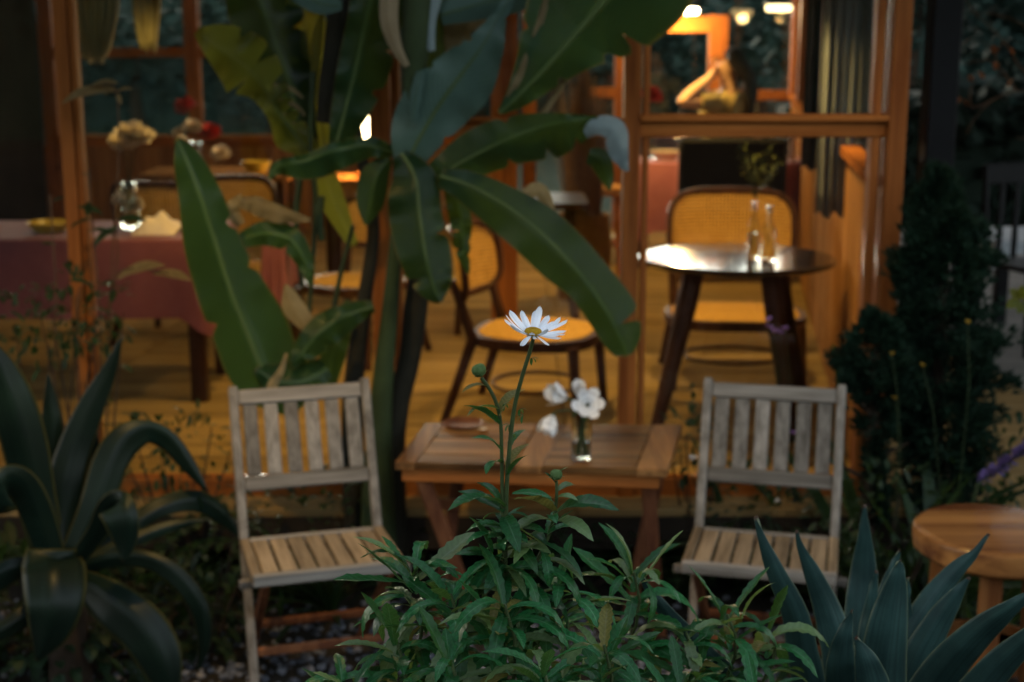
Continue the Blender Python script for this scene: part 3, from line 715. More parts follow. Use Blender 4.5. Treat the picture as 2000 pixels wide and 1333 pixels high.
b.grid(rows); o = tag(part('napkin', b, M['napkin'], sh=False), 'crumpled cream napkin on the rose tablecloth', 'napkin')
P = Vector((at(252, 440, 6.72).x, 6.75, z))
t = bottle('glass_vase', 'clear glass vase of white flowers on the rose tablecloth', P, .22, .045, .035, cat='vase')
def flower_head(t, name, P, nrm, r, mat, n=14, lay=1, cup=.4, wid=.32, mesh=None):
    me = mesh or blade(1, wid, 5, 1, -.15, .25, 0, .35, .6).mesh('petal', mat)
    root = obj(name, MB().lathe([(0, -.05 * r), (.2 * r, 0), (.16 * r, .1 * r), (0, .13 * r)], 10).mesh(name, M['disc']), t, M=Matrix.Translation(-worldloc(t)) @ frame(P, nrm, (0, .3, 1)) @ Matrix.Rotation(math.radians(-90), 4, 'X'))
    for l in range(lay):
        for k in range(n):
            a = 2 * math.pi * (k + .5 * l) / n + random.uniform(-.12, .12); e = cup + l * .35 + random.uniform(-.12, .12)
            d = Vector((math.cos(a) * math.cos(e), math.sin(a) * math.cos(e), math.sin(e)))
            obj('petal', me, root, M=frame(Vector((math.cos(a), math.sin(a), 0)) * r * .1, d, (0, 0, 1), 0, r * random.uniform(.85, 1.08)))
    return root
t = thing('white_chrysanthemum', 'cream white chrysanthemums in the glass vase at the left window', 'flower', P + Vector((0, 0, .015)))
for (px, py, rr) in ((240, 285, .075), (270, 275, .085), (255, 262, .07), (238, 392, .05), (262, 405, .055)):
    Q = at(px, py, 6.75 + random.uniform(-.05, .05)); b = MB(); b.tube([P + Vector((0, 0, .02)), P + Vector((0, 0, .18)), Q.lerp(P + Vector((0, 0, .3)), .3), Q], .003, 5); part('stem', b, M['stem'], t)
    flower_head(t, 'flower', Q, (random.uniform(-.4, .4), -.4, 1), rr, M['cream_petal'], 14, 3, .1, .22)
# second table in the back left with red flowers
cloth_free = thing('side_table', 'orange brown wooden table behind the red flowers', 'table', (at(430, 340, 9.7).x, 9.75, FL))
b = MB(); b.box((0, 0, .745), (1.0, .62, .05), bev=.006); part('table_top', b, M['stool_wood'], cloth_free, True)
for sx in (-1, 1):
    for sy in (-1, 1):
        b = MB(); b.box((sx * .44, sy * .25, .36), (.06, .06, .72), bev=.004); part('leg', b, M['dark_wood'], cloth_free, True)
ts = thing('side_table', 'narrow wooden table carrying the lit table lamp', 'table', (at(712, 300, 9.4).x, 9.45, FL))
b = MB(); b.box((0, 0, .735), (.55, .5, .045), bev=.006); part('table_top', b, M['stool_wood'], ts, True)
for sx in (-1, 1):
    for sy in (-1, 1):
        b = MB(); b.box((sx * .22, sy * .2, .356), (.05, .05, .712), bev=.004); part('leg', b, M['dark_wood'], ts, True)
P = Vector((at(385, 330, 9.7).x, 9.7, FL + .771))
bottle('glass_vase', 'glass vase of red flowers on the orange brown table', P, .2, .045, .036, cat='vase')
t = thing('red_flowers', 'red flowers and cream blooms in a vase on the back left table', 'flower', P + Vector((0, 0, .015)))
for (px, py, rr, mt) in ((365, 213, .085, 'red_petal'), (412, 264, .08, 'red_petal'), (375, 252, .07, 'cream_petal'), (430, 305, .075, 'cream_petal'), (352, 262, .05, 'cream_petal')):
    Q = at(px, py, 9.7 + random.uniform(-.06, .06)); b = MB(); b.tube([P + Vector((0, 0, .02)), P + Vector((0, 0, .16)), Q], .004, 5); part('stem', b, M['stem'], t)
    flower_head(t, 'flower', Q, (random.uniform(-.4, .4), -.5, 1), rr, M[mt], 10, 3, .15, .35)
P = Vector((at(505, 320, 9.7).x, 9.62, FL + .771)); dish('pale yellow bowl on the orange brown back table', P, .1, M['yellow_dish'], .07, 'bowl', 'bowl')

# pink table, black chair and the woman at the back
px0, px1 = at(1250, 320, 10.5).x, at(1580, 320, 10.5).x
cloth_table('cafe_table', 'table under the pink cloth beside the woman', 'pink tablecloth hanging long from the table beside the woman', px0 - .05, px1, 10.3, 10.9, 1.07, .5, M['pink'])
c = Vector((at(1430, 330, 9.75).x, 9.75, FL)); t = thing('black_chair', 'wide black upholstered chair with its back to the window', 'chair', c)
b = MB(); b.box((0, -.02, .78), (.74, .07, .42), bev=.025); part('backrest', b, M['black_cloth'], t, True)
b = MB(); b.box((0, .26, .44), (.72, .5, .1), bev=.03); part('seat', b, M['black_cloth'], t, True)
for sx in (-1, 1):
    for sy in (0, 1):
        b = MB(); b.tube([(sx * .32, .03 + sy * .44, .4 if sy else .62), (sx * .34, -.02 + sy * .52, 0)], [.022, .016], 8); part('leg', b, M['dark_wood'], t, True)
P = Vector((at(1545, 300, 10.5).x, 10.45, 1.076))
t = thing('pepper_mill', 'pale turned pepper mill at the right edge of the pink table', 'mill', P)
b = MB(); b.lathe([(0, 0), (.032, 0), (.034, .02), (.022, .06), (.028, .1), (.018, .12), (.0, .122)], 14); part('body', b, M['napkin'], t, True)
b = MB(); b.lathe([(0, .122), (.02, .123), (.03, .15), (.024, .18), (0, .188)], 14); part('knob', b, M['napkin'], t, True)
P = Vector((at(1300, 305, 10.6).x, 10.6, 1.076)); dish('cream bowl at the left end of the pink table', P, .12, M['napkin'], .06, 'bowl', 'bowl')
P = Vector((at(1272, 300, 10.75).x, 10.75, 1.076)); bottle('glass_vase', 'small glass vase with one red bloom on the pink table', P, .2, .035, .02, cat='vase')
t = thing('red_flower', 'single red bloom in the upper left corner of the door pane', 'flower', P + Vector((0, 0, .015)))
Q = at(1271, 190, 10.75); b = MB(); b.tube([P + Vector((0, 0, .02)), P + Vector((0, 0, .2)), Q], .004, 5); part('stem', b, M['stem'], t)
flower_head(t, 'flower', Q, (.2, -.6, 1), .085, M['red_petal'], 10, 3, .1, .4)

def skin_body(name, joints, edges, radii, mat, parent, sub=2):
    me = bpy.data.meshes.new(name + '_skeleton'); me.from_pydata([tuple(j) for j in joints], edges, []); o = bpy.data.objects.new(name + '_skeleton', me); COL.objects.link(o)
    md = o.modifiers.new('skin', 'SKIN'); md.use_smooth_shade = True
    if not me.skin_vertices: me.skin_vertices.new()
    for i, r in enumerate(radii):
        sv = me.skin_vertices[0].data[i]; sv.radius = (r, r) if not isinstance(r, tuple) else r; sv.use_root = (i == 0)
    s2 = o.modifiers.new('sub', 'SUBSURF'); s2.levels = sub; s2.render_levels = sub
    dg = bpy.context.evaluated_depsgraph_get(); ev = o.evaluated_get(dg); res = bpy.data.meshes.new_from_object(ev)
    bpy.data.objects.remove(o); res.name = name; res.materials.clear(); res.materials.append(mat)
    res.polygons.foreach_set('use_smooth', [True] * len(res.polygons))
    off = worldloc(parent); res.transform(Matrix.Translation(-off)); return obj(name, res, parent)
WY = 10.1
def wp(px, py, dy=0): return at(px, py, WY + dy)
neck = wp(1424, 172); hip = Vector((neck.x - .03, WY + .05, FL + .86))
w = thing('person', 'woman in a floral dress raising one hand to her face', 'person', (hip.x, WY, FL))
head = wp(1418, 136)
sh_l = wp(1390, 198, -.15); sh_r = wp(1458, 200, .14); el = wp(1328, 200, -.30); wr = wp(1386, 153, -.16)
chest = neck.lerp(hip, .3); waist = neck.lerp(hip, .68)
el2 = sh_r + Vector((.10, .05, -.27)); wr2 = el2 + Vector((-.14, -.06, -.2))
J = [hip, waist, chest, neck + Vector((0, 0, -.02)), neck.lerp(head, .5), head + Vector((.015, 0, 0)), head + Vector((-.02, 0, .07)),
     sh_l, sh_l.lerp(el, .5), el, el.lerp(wr, .5), wr, sh_r, el2, wr2,
     hip + Vector((0, -.09, -.06)), hip + Vector((-.05, -.1, -.44)), hip + Vector((-.0, -.1, -.80)), hip + Vector((-.13, -.12, -.835)),
     hip + Vector((0, .09, -.06)), hip + Vector((-.02, .1, -.44)), hip + Vector((.05, .1, -.80)), hip + Vector((-.08, .1, -.835))]
E_ = [(0, 1), (1, 2), (2, 3), (3, 4), (4, 5), (5, 6), (2, 7), (7, 8), (8, 9), (9, 10), (10, 11), (2, 12), (12, 13), (13, 14), (0, 15), (15, 16), (16, 17), (17, 18), (0, 19), (19, 20), (20, 21), (21, 22)]
RD = [.13, .105, .12, .06, .052, .088, .075, .058, .05, .046, .043, .032, .058, .042, .028, .085, .058, .04, .035, .085, .058, .04, .035]
# hand with five fingers laid on the cheek
hd = (head + Vector((-.075, -.05, .0)) - wr).normalized()
palm = wr + hd * .055; J.append(palm); E_.append((11, len(J) - 1)); RD.append(.036); pi_ = len(J) - 1
side = hd.cross(Vector((1, .2, 0))).normalized()
for k, (o_, L) in enumerate(((-.03, .055), (-.012, .07), (.006, .075), (.022, .068), (.036, .05))):
    a = palm + side * o_ * (1.1) + hd * (.02 if k else -.01); m_ = a + hd * L * .55 + side * (o_ * .25); e = m_ + hd * L * .4 + Vector((.012, .012, 0)); i0 = len(J)
    J += [a, m_, e]; E_ += [(pi_, i0), (i0, i0 + 1), (i0 + 1, i0 + 2)]; RD += [.014, .012, .010]
body = skin_body('body', J, E_, RD, M['skin'], w)
# face: nose, brow, mouth, eyes, ear as small forms on the head
fz = Vector((-.92, -.25, .3)).normalized(); fu = (Vector((0, 0, 1)) - fz * fz.z).normalized(); fs_ = fz.cross(fu)
b = MB(); hc = head + Vector((.0, 0, .03))
b.tube([hc + fz * .082 + fu * .02, hc + fz * .105 - fu * .012, hc + fz * .088 - fu * .022], [.008, .013, .009], 8); part('nose', b, M['skin'], w)
for s in (-1, 1):
    b = MB(); b.lathe([(0, -.011), (.009, -.006), (.011, 0), (.009, .006), (0, .011)], 10, hc + fz * .08 + fu * .022 + fs_ * .032 * s); part('eye', b, M['black'], w)
b = MB(); b.tube([hc + fz * .086 - fu * .045 + fs_ * k * .011 for k in (-2, -1, 0, 1, 2)], [.003, .007, .008, .007, .003], 6); part('mouth', b, M['red_petal'], w)
# hair: cap and long strands falling behind
b = MB(); hs = head + Vector((.028, 0, .04)); rr = random.Random(4)
for k in range(90):
    a = rr.uniform(-1.9, 1.9); e = rr.uniform(.0, 1.35)
    d = Vector((math.cos(a) * math.cos(e) * .9 + .1, math.sin(a) * math.cos(e), math.sin(e))); s0 = hs + d * .098
    if d.x < -.35 and d.z < .6: continue
    L = rr.uniform(.30, .42); end = Vector((hs.x + .11 + .05 * rr.random(), hs.y + d.y * .11, hs.z - L))
    pts = [hs + Vector((-.03, d.y * .03, .09)) * .9, s0, s0.lerp(end, .35) + Vector((.055, d.y * .03, .02)), s0.lerp(end, .7) + Vector((.04, 0, 0)), end]
    b.tube(pts, [.012, .02, .02, .017, .004], 6)
part('hair', b, M['hair'], w)
# dress
b = MB(); rows = []
for (q, ra, rb, dx) in ((hip + Vector((0, 0, -.55)), .25, .27, 0), (hip + Vector((0, 0, -.3)), .21, .23, 0), (hip, .155, .165, 0), (waist, .14, .13, 0), (chest + Vector((-.03, 0, 0)), .175, .165, 0), (chest.lerp(neck, .55) + Vector((-.02, 0, 0)), .14, .18, 0), (chest.lerp(neck, .78), .08, .15, 0)):
    rows.append([q + Vector((ra * math.cos(a) * (1 + .05 * math.sin(a * 9)), rb * math.sin(a) * (1 + .05 * math.sin(a * 9)), .015 * math.sin(a * 5))) for a in [2 * math.pi * k / 40 for k in range(41)]])
b.grid(rows); dr = part('dress', b, M['dress'], w, sh=False)
b = MB(); b.tube([sh_l.lerp(chest, .25), sh_l + Vector((0, 0, .0)), sh_l.lerp(el, .45)], [.075, .072, .062], 14); part('sleeve', b, M['dress'], w)
b = MB(); b.tube([sh_r.lerp(chest, .25), sh_r, sh_r.lerp(el2, .45)], [.075, .072, .062], 14); part('sleeve', b, M['dress'], w)

# back of the room: orange stool, white pot, dark table, straw bundle
c = Vector((at(1178, 400, 9.9).x, 9.9, FL)); t = thing('wooden_stool', 'orange wooden high stool seen left of the door post', 'stool', c)
b = MB(); b.box((0, 0, .62), (.27, .27, .06), bev=.012); part('seat', b, M['stool_wood'], t, True)
for sx in (-1, 1):
    for sy in (-1, 1):
        b = MB(); b.bar((sx * .1, sy * .1, .6), (sx * .13, sy * .13, 0), .035, .035); part('leg', b, M['frame'], t, True)
for s in (-1, 1):
    b = MB(); b.bar((-.12, s * .12, .25), (.12, s * .12, .25), .02, .03); part('stretcher', b, M['frame'], t, True)
c = onz(1192, 470, FL); P = Vector((at(1192, 455, 10.6).x, 10.6, FL)); b = MB(); b.lathe([(0, 0), (.085, 0), (.12, .12), (.125, .2), (.11, .2), (.09, .14), (0, .12)], 20, P); tag(part('white_pot', b, M['white_pot']), 'white glazed pot on the floor beside the orange stool', 'pot')
c = Vector((at(1010, 420, 8.2).x, 8.2, FL)); t = thing('cafe_table', 'bare dark table behind the sideways cane chair', 'table', c)
b = MB(); b.box((0, 0, .735), (.8, .6, .035), bev=.005); part('table_top', b, M['dark_wood'], t, True)
for sx in (-1, 1):
    for sy in (-1, 1):
        b = MB(); b.tube([(sx * .3, sy * .22, .72), (sx * .34, sy * .26, 0)], [.028, .02], 8); part('leg', b, M['dark_wood'], t, True)
P = Vector((c.x + .3, 8.2, FL + .755)); 
c2 = Vector((at(1140, 235, 9.1).x, 9.1, FL)); t = thing('straw_basket', 'tall basket of dried brown grass left of the door post', 'basket', c2)
b = MB(); b.lathe([(0, 0), (.16, 0), (.19, .3), (.17, .55), (.155, .55), (.17, .3), (0, .05)], 20, (0, 0, 0), wob=.02); part('basket_body', b, M['straw'], t, True)
b = MB(); rr = random.Random(9)
for k in range(260):
    a = rr.uniform(0, 6.28); sp = rr.uniform(0, .2); e = Vector((math.cos(a) * sp, math.sin(a) * sp * .8, rr.uniform(1.1, 1.62) - sp * .8))
    s0 = Vector((math.cos(a) * .1, math.sin(a) * .1, .4)); m_ = s0.lerp(e, .6) + Vector((0, 0, .06)); sd_ = Vector((-math.sin(a), math.cos(a), 0)) * .006
    b.add([s0 - sd_, s0 + sd_, m_ + sd_ * 1.6, e, m_ - sd_ * 1.6], [(0, 1, 2, 4), (4, 2, 3)])
part('dried_grass', b, M['straw'], t, True, sh=False)

# ================================================================== GARDEN FURNITURE
def garden_chair(label, loc, rz):
    """folding slatted chair; local front is -y"""
    t = thing('folding_chair', label, 'chair', loc, rz, 'slatted folding chairs in the garden')
    W, zs, sl, D, L, rec = .441, .442, .042, .348, .484, R(21.6)
    bk = lambda x, s, off=0.0: Vector((x, s * math.sin(rec) - off * math.cos(rec), zs + s * math.cos(rec) - off * math.sin(rec) * 0))
    st = lambda x, f, off=0.0: Vector((x, -f * math.cos(sl), zs + f * math.sin(sl) + off))
    nrm = Vector((0, -math.cos(rec), -math.sin(rec)))
    hw = W / 2
    def bar(name, a, b, w, h, up, mat='teak', bev=.004):
        a, b = Vector(a), Vector(b); m = MB(); c = (a + b) / 2; m.bar(a - c, b - c, w, h, up, bev); return obj(name, m.mesh(name, M[mat]), t, c)
    foot = bk(0, -(zs) / math.cos(rec))
    for s in (-1, 1):
        x = s * (hw - .0135)
        bar('back_post', bk(x, -zs / math.cos(rec)), bk(x, L), .027, .034, nrm, 'teak_z')
        x2 = s * (hw - .041)
        bar('rear_leg', st(x2, D - .03, -.028), Vector((x2, .20, 0)), .024, .03, (0, 1, .4), 'table_leg')
        bar('seat_rail', st(s * (hw - .014), -.012), st(s * (hw - .014), D), .028, .034, (0, 0, 1), 'teak_y')
    bar('back_rail', bk(-hw + .028, L - .036), bk(hw - .028, L - .036), .022, .046, bk(0, 1) - bk(0, 0))
    bar('back_rail', bk(-hw + .028, L * .325 + .022), bk(hw - .028, L * .325 + .022), .022, .046, bk(0, 1) - bk(0, 0))
    iw = W - .058
    for k in range(6):
        x = -iw / 2 + iw * (k + .5) / 6
        bar('back_slat', bk(x, L * .325 + .046), bk(x, L - .06), .044, .011, nrm, 'teak_z', .003)
    bar('seat_crossbar', st(-hw + .029, .008), st(hw - .029, .008), .022, .03, (0, 0, 1))
    bar('seat_crossbar', st(-hw + .002, D + .012), st(hw - .002, D + .012), .026, .036, (0, 0, 1))
    for k in range(7):
        x = -iw / 2 + iw * (k + .5) / 7
        bar('seat_slat', st(x, .021, .006), st(x, D - .003, .006), .047, .011, (0, 0, 1), 'teak_y', .003)
    bar('stretcher', Vector((-hw + .03, .14, .115)), Vector((hw - .03, .14, .115)), .02, .026, (0, 0, 1), 'table_leg')
    bar('stretcher', bk(-hw + .028, -.33) , bk(hw - .028, -.33), .02, .026, (0, 0, 1), 'table_leg')
    bar('hinge_bar', st(-hw - .03, D * .80, -.035), st(hw + .03, D * .80, -.035), .022, .026, (0, 0, 1), 'teak')
    return t
ch = garden_chair('weathered slatted folding chair left of the coffee table', (-.62, 4.181, 0), .285)
dup(ch, (.787, 4.188, 0), -.235, 'weathered slatted folding chair right of the coffee table, by the blue agave')

# low table of old boards
ZT = .645
fl_, fr_, br_, bl_ = (onz(x, y, ZT) for x, y in ((772, 902), (1303, 918), (1333, 830), (832, 826)))
cx = (fl_ + fr_ + br_ + bl_) / 4; c0 = Vector((cx.x, cx.y, 0))
t = thing('coffee_table', 'low garden table of old brown boards between the folding chairs', 'table', c0)
def tp(u, v, z=0): return (fl_.lerp(fr_, u)).lerp(bl_.lerp(br_, u), v) + Vector((0, 0, z))
def slab(name, u0, u1, v0, v1, th, mat, dz=0.0):
    q = [tp(u0, v0), tp(u1, v0), tp(u1, v1), tp(u0, v1)]; c = sum(q, Vector()) / 4
    vs = []
    for inset, z in ((.003, 0), (0, -.004), (0, -th)):
        for p in q: d = (c - p); vs.append(p + d.normalized() * inset - c + Vector((0, 0, z + dz)))
    fs = [(0, 1, 2, 3), (11, 10, 9, 8)]
    for a in (0, 4):
        for k in range(4): fs.append((a + 4 + k, a + 4 + (k + 1) % 4, a + (k + 1) % 4, a + k))
    b = MB(); b.add(vs, fs); return obj(name, b.mesh(name, M[mat]), t, c - c0)
M['table_board_y'] = wood('old_table_end_boards', (.25, .12, .04), (.055, .025, .010), 'Y', .5, .55, .4, .4, spec=.07)
for i in range(5):
    a, b_ = i / 5 + .004, (i + 1) / 5 - .004
    for k, (u0, u1) in enumerate(((.075, .44), (.545, .885))): slab('table_board', u0, u1, a, b_, .022, 'table_top', random.uniform(-.0015, .0015))
slab('end_board', 0, .072, 0, 1, .024, 'table_board_y', -.001); slab('end_board', .888, 1, 0, 1, .024, 'table_board_y', .0); slab('middle_board', .443, .542, 0, 1, .023, 'table_board_y', -.002)
for (u0, u1, v, nm) in ((.02, .97, .045, 'apron'), (.02, .97, .955, 'apron')):
    a, b_ = tp(u0, v, -.047), tp(u1, v, -.047); m = MB(); c = (a + b_) / 2; m.bar(a - c, b_ - c, .022, .042); obj(nm, m.mesh(nm, M['frame_x']), t, c - c0)
for a, b_ in (((818, 926, 4.33), (893, 1108, 4.44)), ((908, 920, 4.70), (872, 1075, 4.62)), ((1262, 938, 4.36), (1279, 1118, 4.42)), ((1300, 905, 4.74), (1252, 1080, 4.66))):
    top = at(*a); top.z = ZT - .026; bot = at(*b_); d = (bot - top); bot = top + d * ((0 - top.z) / d.z) if d.z < 0 else bot; bot.z = -.02
    m = MB(); c = (top + bot) / 2; m.bar(top - c, bot - c, .045, .032, (0, 1, 0)); obj('leg', m.mesh('leg', M['table_leg']), t, c - c0)
for a, b_ in (((845, 985, 4.42), (892, 985, 4.64)), ((1268, 985, 4.42), (1276, 985, 4.68))):
    m = MB(); a, b_ = at(*a), at(*b_); c = (a + b_) / 2; m.bar(a - c, b_ - c, .025, .035); obj('stretcher', m.mesh('stretcher', M['table_leg']), t, c - c0)

# tumbler of white lilies
P = onz(1135, 898, ZT + .001)
t = thing('glass_tumbler', 'clear glass tumbler holding the white blooms on the garden table', 'glass', P)
r0 = 20 * pxm(P); b = MB(); h = .138
b.lathe([(0, 0), (r0 * .9, 0), (r0, .004), (r0 * 1.0, h), (r0 - .002, h), (r0 * .93, .012), (0, .01)], 24); part('glass_body', b, M['glass'], t, True)
b = MB(); b.lathe([(0, .0115), (r0 * .9, .0125), (r0 * .94, .06), (0, .06)], 20); part('water', b, M['glass'], t, True)
lil = thing('white_blooms', 'white lily-like blooms on green stems in the glass tumbler', 'flower', P + Vector((0, 0, .012)))
# petal: broad, cupped
lp = blade(1, .31, 7, 2, -.35, .12, 0, .28, .62)
lpm = lp.mesh('petal', M['lily'])
def lily(px, py, Y, nrm, r, n=6, opening=.75):
    Q = at(px, py, Y); q = Vector(nrm).normalized()
    b = MB(); b.tube([Vector((0, 0, -.22 * r)), Vector((0, 0, 0)), Vector((0, 0, .12 * r))], [.05 * r, .1 * r, .13 * r], 8)
    fr_ = frame(Q, q, (0, 0, 1)) @ Matrix.Rotation(R(-90), 4, 'X')
    root = obj('flower', b.mesh('flower', M['daisy_stem']), lil, M=Matrix.Translation(-worldloc(lil)) @ fr_)
    for k in range(n):
        a = 2 * math.pi * k / n + random.uniform(-.1, .1); e = opening + (.12 if k % 2 else -.06) + random.uniform(-.1, .1)
        d = Vector((math.cos(a) * math.cos(e), math.sin(a) * math.cos(e), math.sin(e)))
        obj('petal', lpm, root, M=frame(Vector((math.cos(a), math.sin(a), 0)) * r * .06, d, Vector((-math.cos(a), -math.sin(a), .6)), 0, r * random.uniform(.9, 1.08)))
    for k in range(5):
        a = 2 * math.pi * k / 5; s_ = MB(); s_.tube([Vector((0, 0, .1 * r)), Vector((math.cos(a) * .15, math.sin(a) * .15, .6)) * r], .012 * r, 4)
        obj('stamen', s_.mesh('stamen', M['dry_leaf']), root)
    base_ = P + Vector((random.uniform(-.012, .012), 0, .02)); c1 = P + Vector((.004, 0, .15))
    s_ = MB(); s_.tube([base_, c1, c1.lerp(Q, .5) + Vector((0, 0, .015)), Q - q * .2 * r], [.0042, .0042, .004, .0036], 6); part('stem', s_, M['daisy_stem'], lil)
Yl = P.y
lily(1147, 792, Yl - .03, (.12, -.85, .45), .060, 6, .28)
lily(1107, 778, Yl - .01, (-.85, -.35, .35), .074, 6, 1.0)
lily(1129, 770, Yl + .03, (.05, -.5, .8), .052, 5, .95)
lily(1080, 812, Yl - .02, (-.35, -.55, -.75), .070, 6, 1.05)
wm = blade(1, .22, 6, 1, .4, .2).mesh('leaf', M['strap'])
for k in range(9):
    a = random.uniform(0, 6.28); put('leaf', wm, lil, P + Vector((.006, 0, .15 + .03 * random.random())), dirv(a, random.uniform(-.9, .5)), s=random.uniform(.035, .06))
# things on the table top near its far edge
p = onz(905, 832, ZT); b = MB(); b.lathe([(0, .001), (.06, .001), (.075, .012), (.072, .014), (.058, .006), (0, .005)], 24, p); tag(part('saucer', b, M['table_leg']), 'flat wooden saucer at the far left of the garden table', 'saucer')
p = onz(944, 846, ZT); t = thing('tea_light', 'small gold tea light on the garden table', 'candle', p)
b = MB(); b.lathe([(0, .001), (.017, .001), (.0185, .016), (.0165, .016), (.016, .01), (0, .01)], 18); part('cup', b, plain('gold_foil', (.85, .6, .25), .25, (.8, .55, .2), metal=1), t, True)
b = MB(); b.lathe([(0, .0102), (.0155, .0102), (.0155, .013), (0, .0135)], 16); part('wax', b, M['napkin'], t, True)

# round stool at the right
cs = at(1945, 1030, 3.72); c = Vector((cs.x, cs.y, 0)); zt = cs.z
t = thing('wooden_stool', 'thick round varnished wooden stool at the lower right', 'stool', c)
r0 = 157 * pxm(cs); b = MB()
b.lathe([(0, zt), (r0 * .9, zt), (r0 * .93, zt - .0002), (r0 * .985, zt - .008), (r0, zt - .022), (r0 * .985, zt - .062), (r0 * .93, zt - .073), (0, zt - .073)][::-1], 56, (0, 0, 0), wob=.012); part('seat', b, M['stool_top'], t, True)
for a in (205, 250, 292, 340, 70, 130):
    x, y = math.cos(R(a)), math.sin(R(a)); m = MB(); p0, p1 = Vector((x * r0 * .72, y * r0 * .72, zt - .074)), Vector((x * r0 * .84, y * r0 * .84, gz(c.x + x * r0, c.y + y * r0) - .01)); q = (p0 + p1) / 2
    m.bar(p0 - q, p1 - q, .06, .04, (x, y, 0), .008); obj('leg', m.mesh('leg', M['stool_leg']), t, q)
b = MB(); b.lathe([(r0 * .70, zt * .42), (r0 * .74, zt * .42), (r0 * .74, zt * .42 + .03), (r0 * .70, zt * .42 + .03), (r0 * .70, zt * .42)], 32); part('stretcher_ring', b, M['stool_leg'], t, True)

# black post, black chair and white clothed table on the deck
P = at(1828, 300, 5.9); b = MB(); b.box((P.x, 5.9, 1.55), (.12, .12, 3.1), bev=.006); tag(part('steel_post', b, M['black']), 'tall black steel post right of the cafe corner', 'post')
c = Vector((at(2034, 450, 7.6).x, 7.6, FL)); t = thing('black_chair', 'black metal chair standing on the grey deck at the right edge', 'chair', c, R(18))
for sx in (-1, 1):
    b = MB(); b.tube([(sx * .21, .26, 0), (sx * .2, .2, .45), (sx * .2, .24, .98)], .018, 8); part('back_leg', b, M['black'], t, True)
    b = MB(); b.tube([(sx * .21, -.22, 0), (sx * .2, -.18, .45)], .018, 8); part('front_leg', b, M['black'], t, True)
b = MB(); b.box((0, 0, .455), (.44, .42, .03), bev=.008); part('seat', b, M['black'], t, True)
b = MB(); b.box((0, .235, .93), (.42, .025, .12), bev=.008); part('back_rail', b, M['black'], t, True)
for k in range(3):
    b = MB(); b.box((-.1 + .1 * k, .22, .67), (.035, .018, .42), bev=.004); part('back_slat', b, M['black'], t, True)
c = Vector((at(2075, 450, 8.3).x, 8.5, FL)); cloth_table('outdoor_table', 'outdoor table behind the black chair on the deck', 'white cloth on the outdoor table at the right edge', c.x - .42, c.x + .5, 8.2, 8.9, .79, .07, M['white_cloth'], 'black')

# ================================================================== PLANTS
def cr(p, n):
    """Catmull-Rom through tuples, n samples"""
    P_ = [p[0]] + list(p) + [p[-1]]; out = []; m = len(p) - 1
    for i in range(n + 1):
        x = i / n * m; k = min(int(x), m - 1); u = x - k; a, b, c, d = P_[k:k + 4]
        out.append(tuple(.5 * (2 * b[q] + (c[q] - a[q]) * u + (2 * a[q] - 5 * b[q] + 4 * c[q] - d[q]) * u * u + (3 * b[q] - a[q] - 3 * c[q] + d[q]) * u ** 3) for q in range(len(b))))
    return out
def ribbon(st, tl=.35, tr=.35, n=34, ac=4, rip=.0, tears=(), sag=0.0, seed=0, notch=()):
    """leaf through stations (px, py, Y, left width px, right width px); tl, tr = how far each half turns away from the viewer (radians)"""
    rr = random.Random(seed); S = cr(st, n); P_ = [at(s[0], s[1], s[2]) for s in S]; rows = []; mid = []
    for i, p in enumerate(P_):
        T = (P_[min(i + 1, n)] - P_[max(i - 1, 0)]).normalized(); V = (p - CAM).normalized(); Rt = V.cross(T).normalized(); k = pxm(p); v = i / n; row = []
        wl, wr = max(S[i][3], .4) * k, max(S[i][4], .4) * k
        for (tt, side, dep) in tears:
            q = abs(v - tt)
            if q < .022:
                f = 1 - dep * (1 - q / .022)
                if side < 0: wl *= f
                else: wr *= f
        for j in range(-ac, ac + 1):
            u = j / ac; a = tl if u < 0 else tr; w = (wl if u < 0 else wr) * abs(u)
            d = Rt * math.copysign(w, u) + V * (math.tan(a) * w * (1 - sag * abs(u)))
            d += V * rip * abs(u) * math.sin(v * 23 + (1.7 if u < 0 else 0) + seed) * .5 + V * rip * .3 * abs(u) ** 2 * math.sin(v * 41 + seed)
            row.append(p + d)
        rows.append(row); mid.append(p)
    b = MB(); uv = [(.5 + j / ac / 2, i / n) for i in range(n + 1) for j in range(-ac, ac + 1)]; b.grid(rows, uv); return b, mid
def leafpart(t, st, mat, tl=.35, tr=.35, rib=None, thick=0, **kw):
    b, mid = ribbon(st, tl, tr, **kw); o = part('leaf', b, M[mat], t, sh=False)
    if thick:
        md = o.modifiers.new('thickness', 'SOLIDIFY'); md.thickness = thick; md.offset = 0
    if rib:
        V = [(p - CAM).normalized() for p in mid]; k = len(mid); m = MB(); m.tube([p + v * .003 for p, v in zip(mid, V)], [rib * (1 - .8 * i / k) for i in range(k)], 6)
        r = m.mesh('midrib', M['rib'], worldloc(t)); obj('midrib', r, o)
    return o

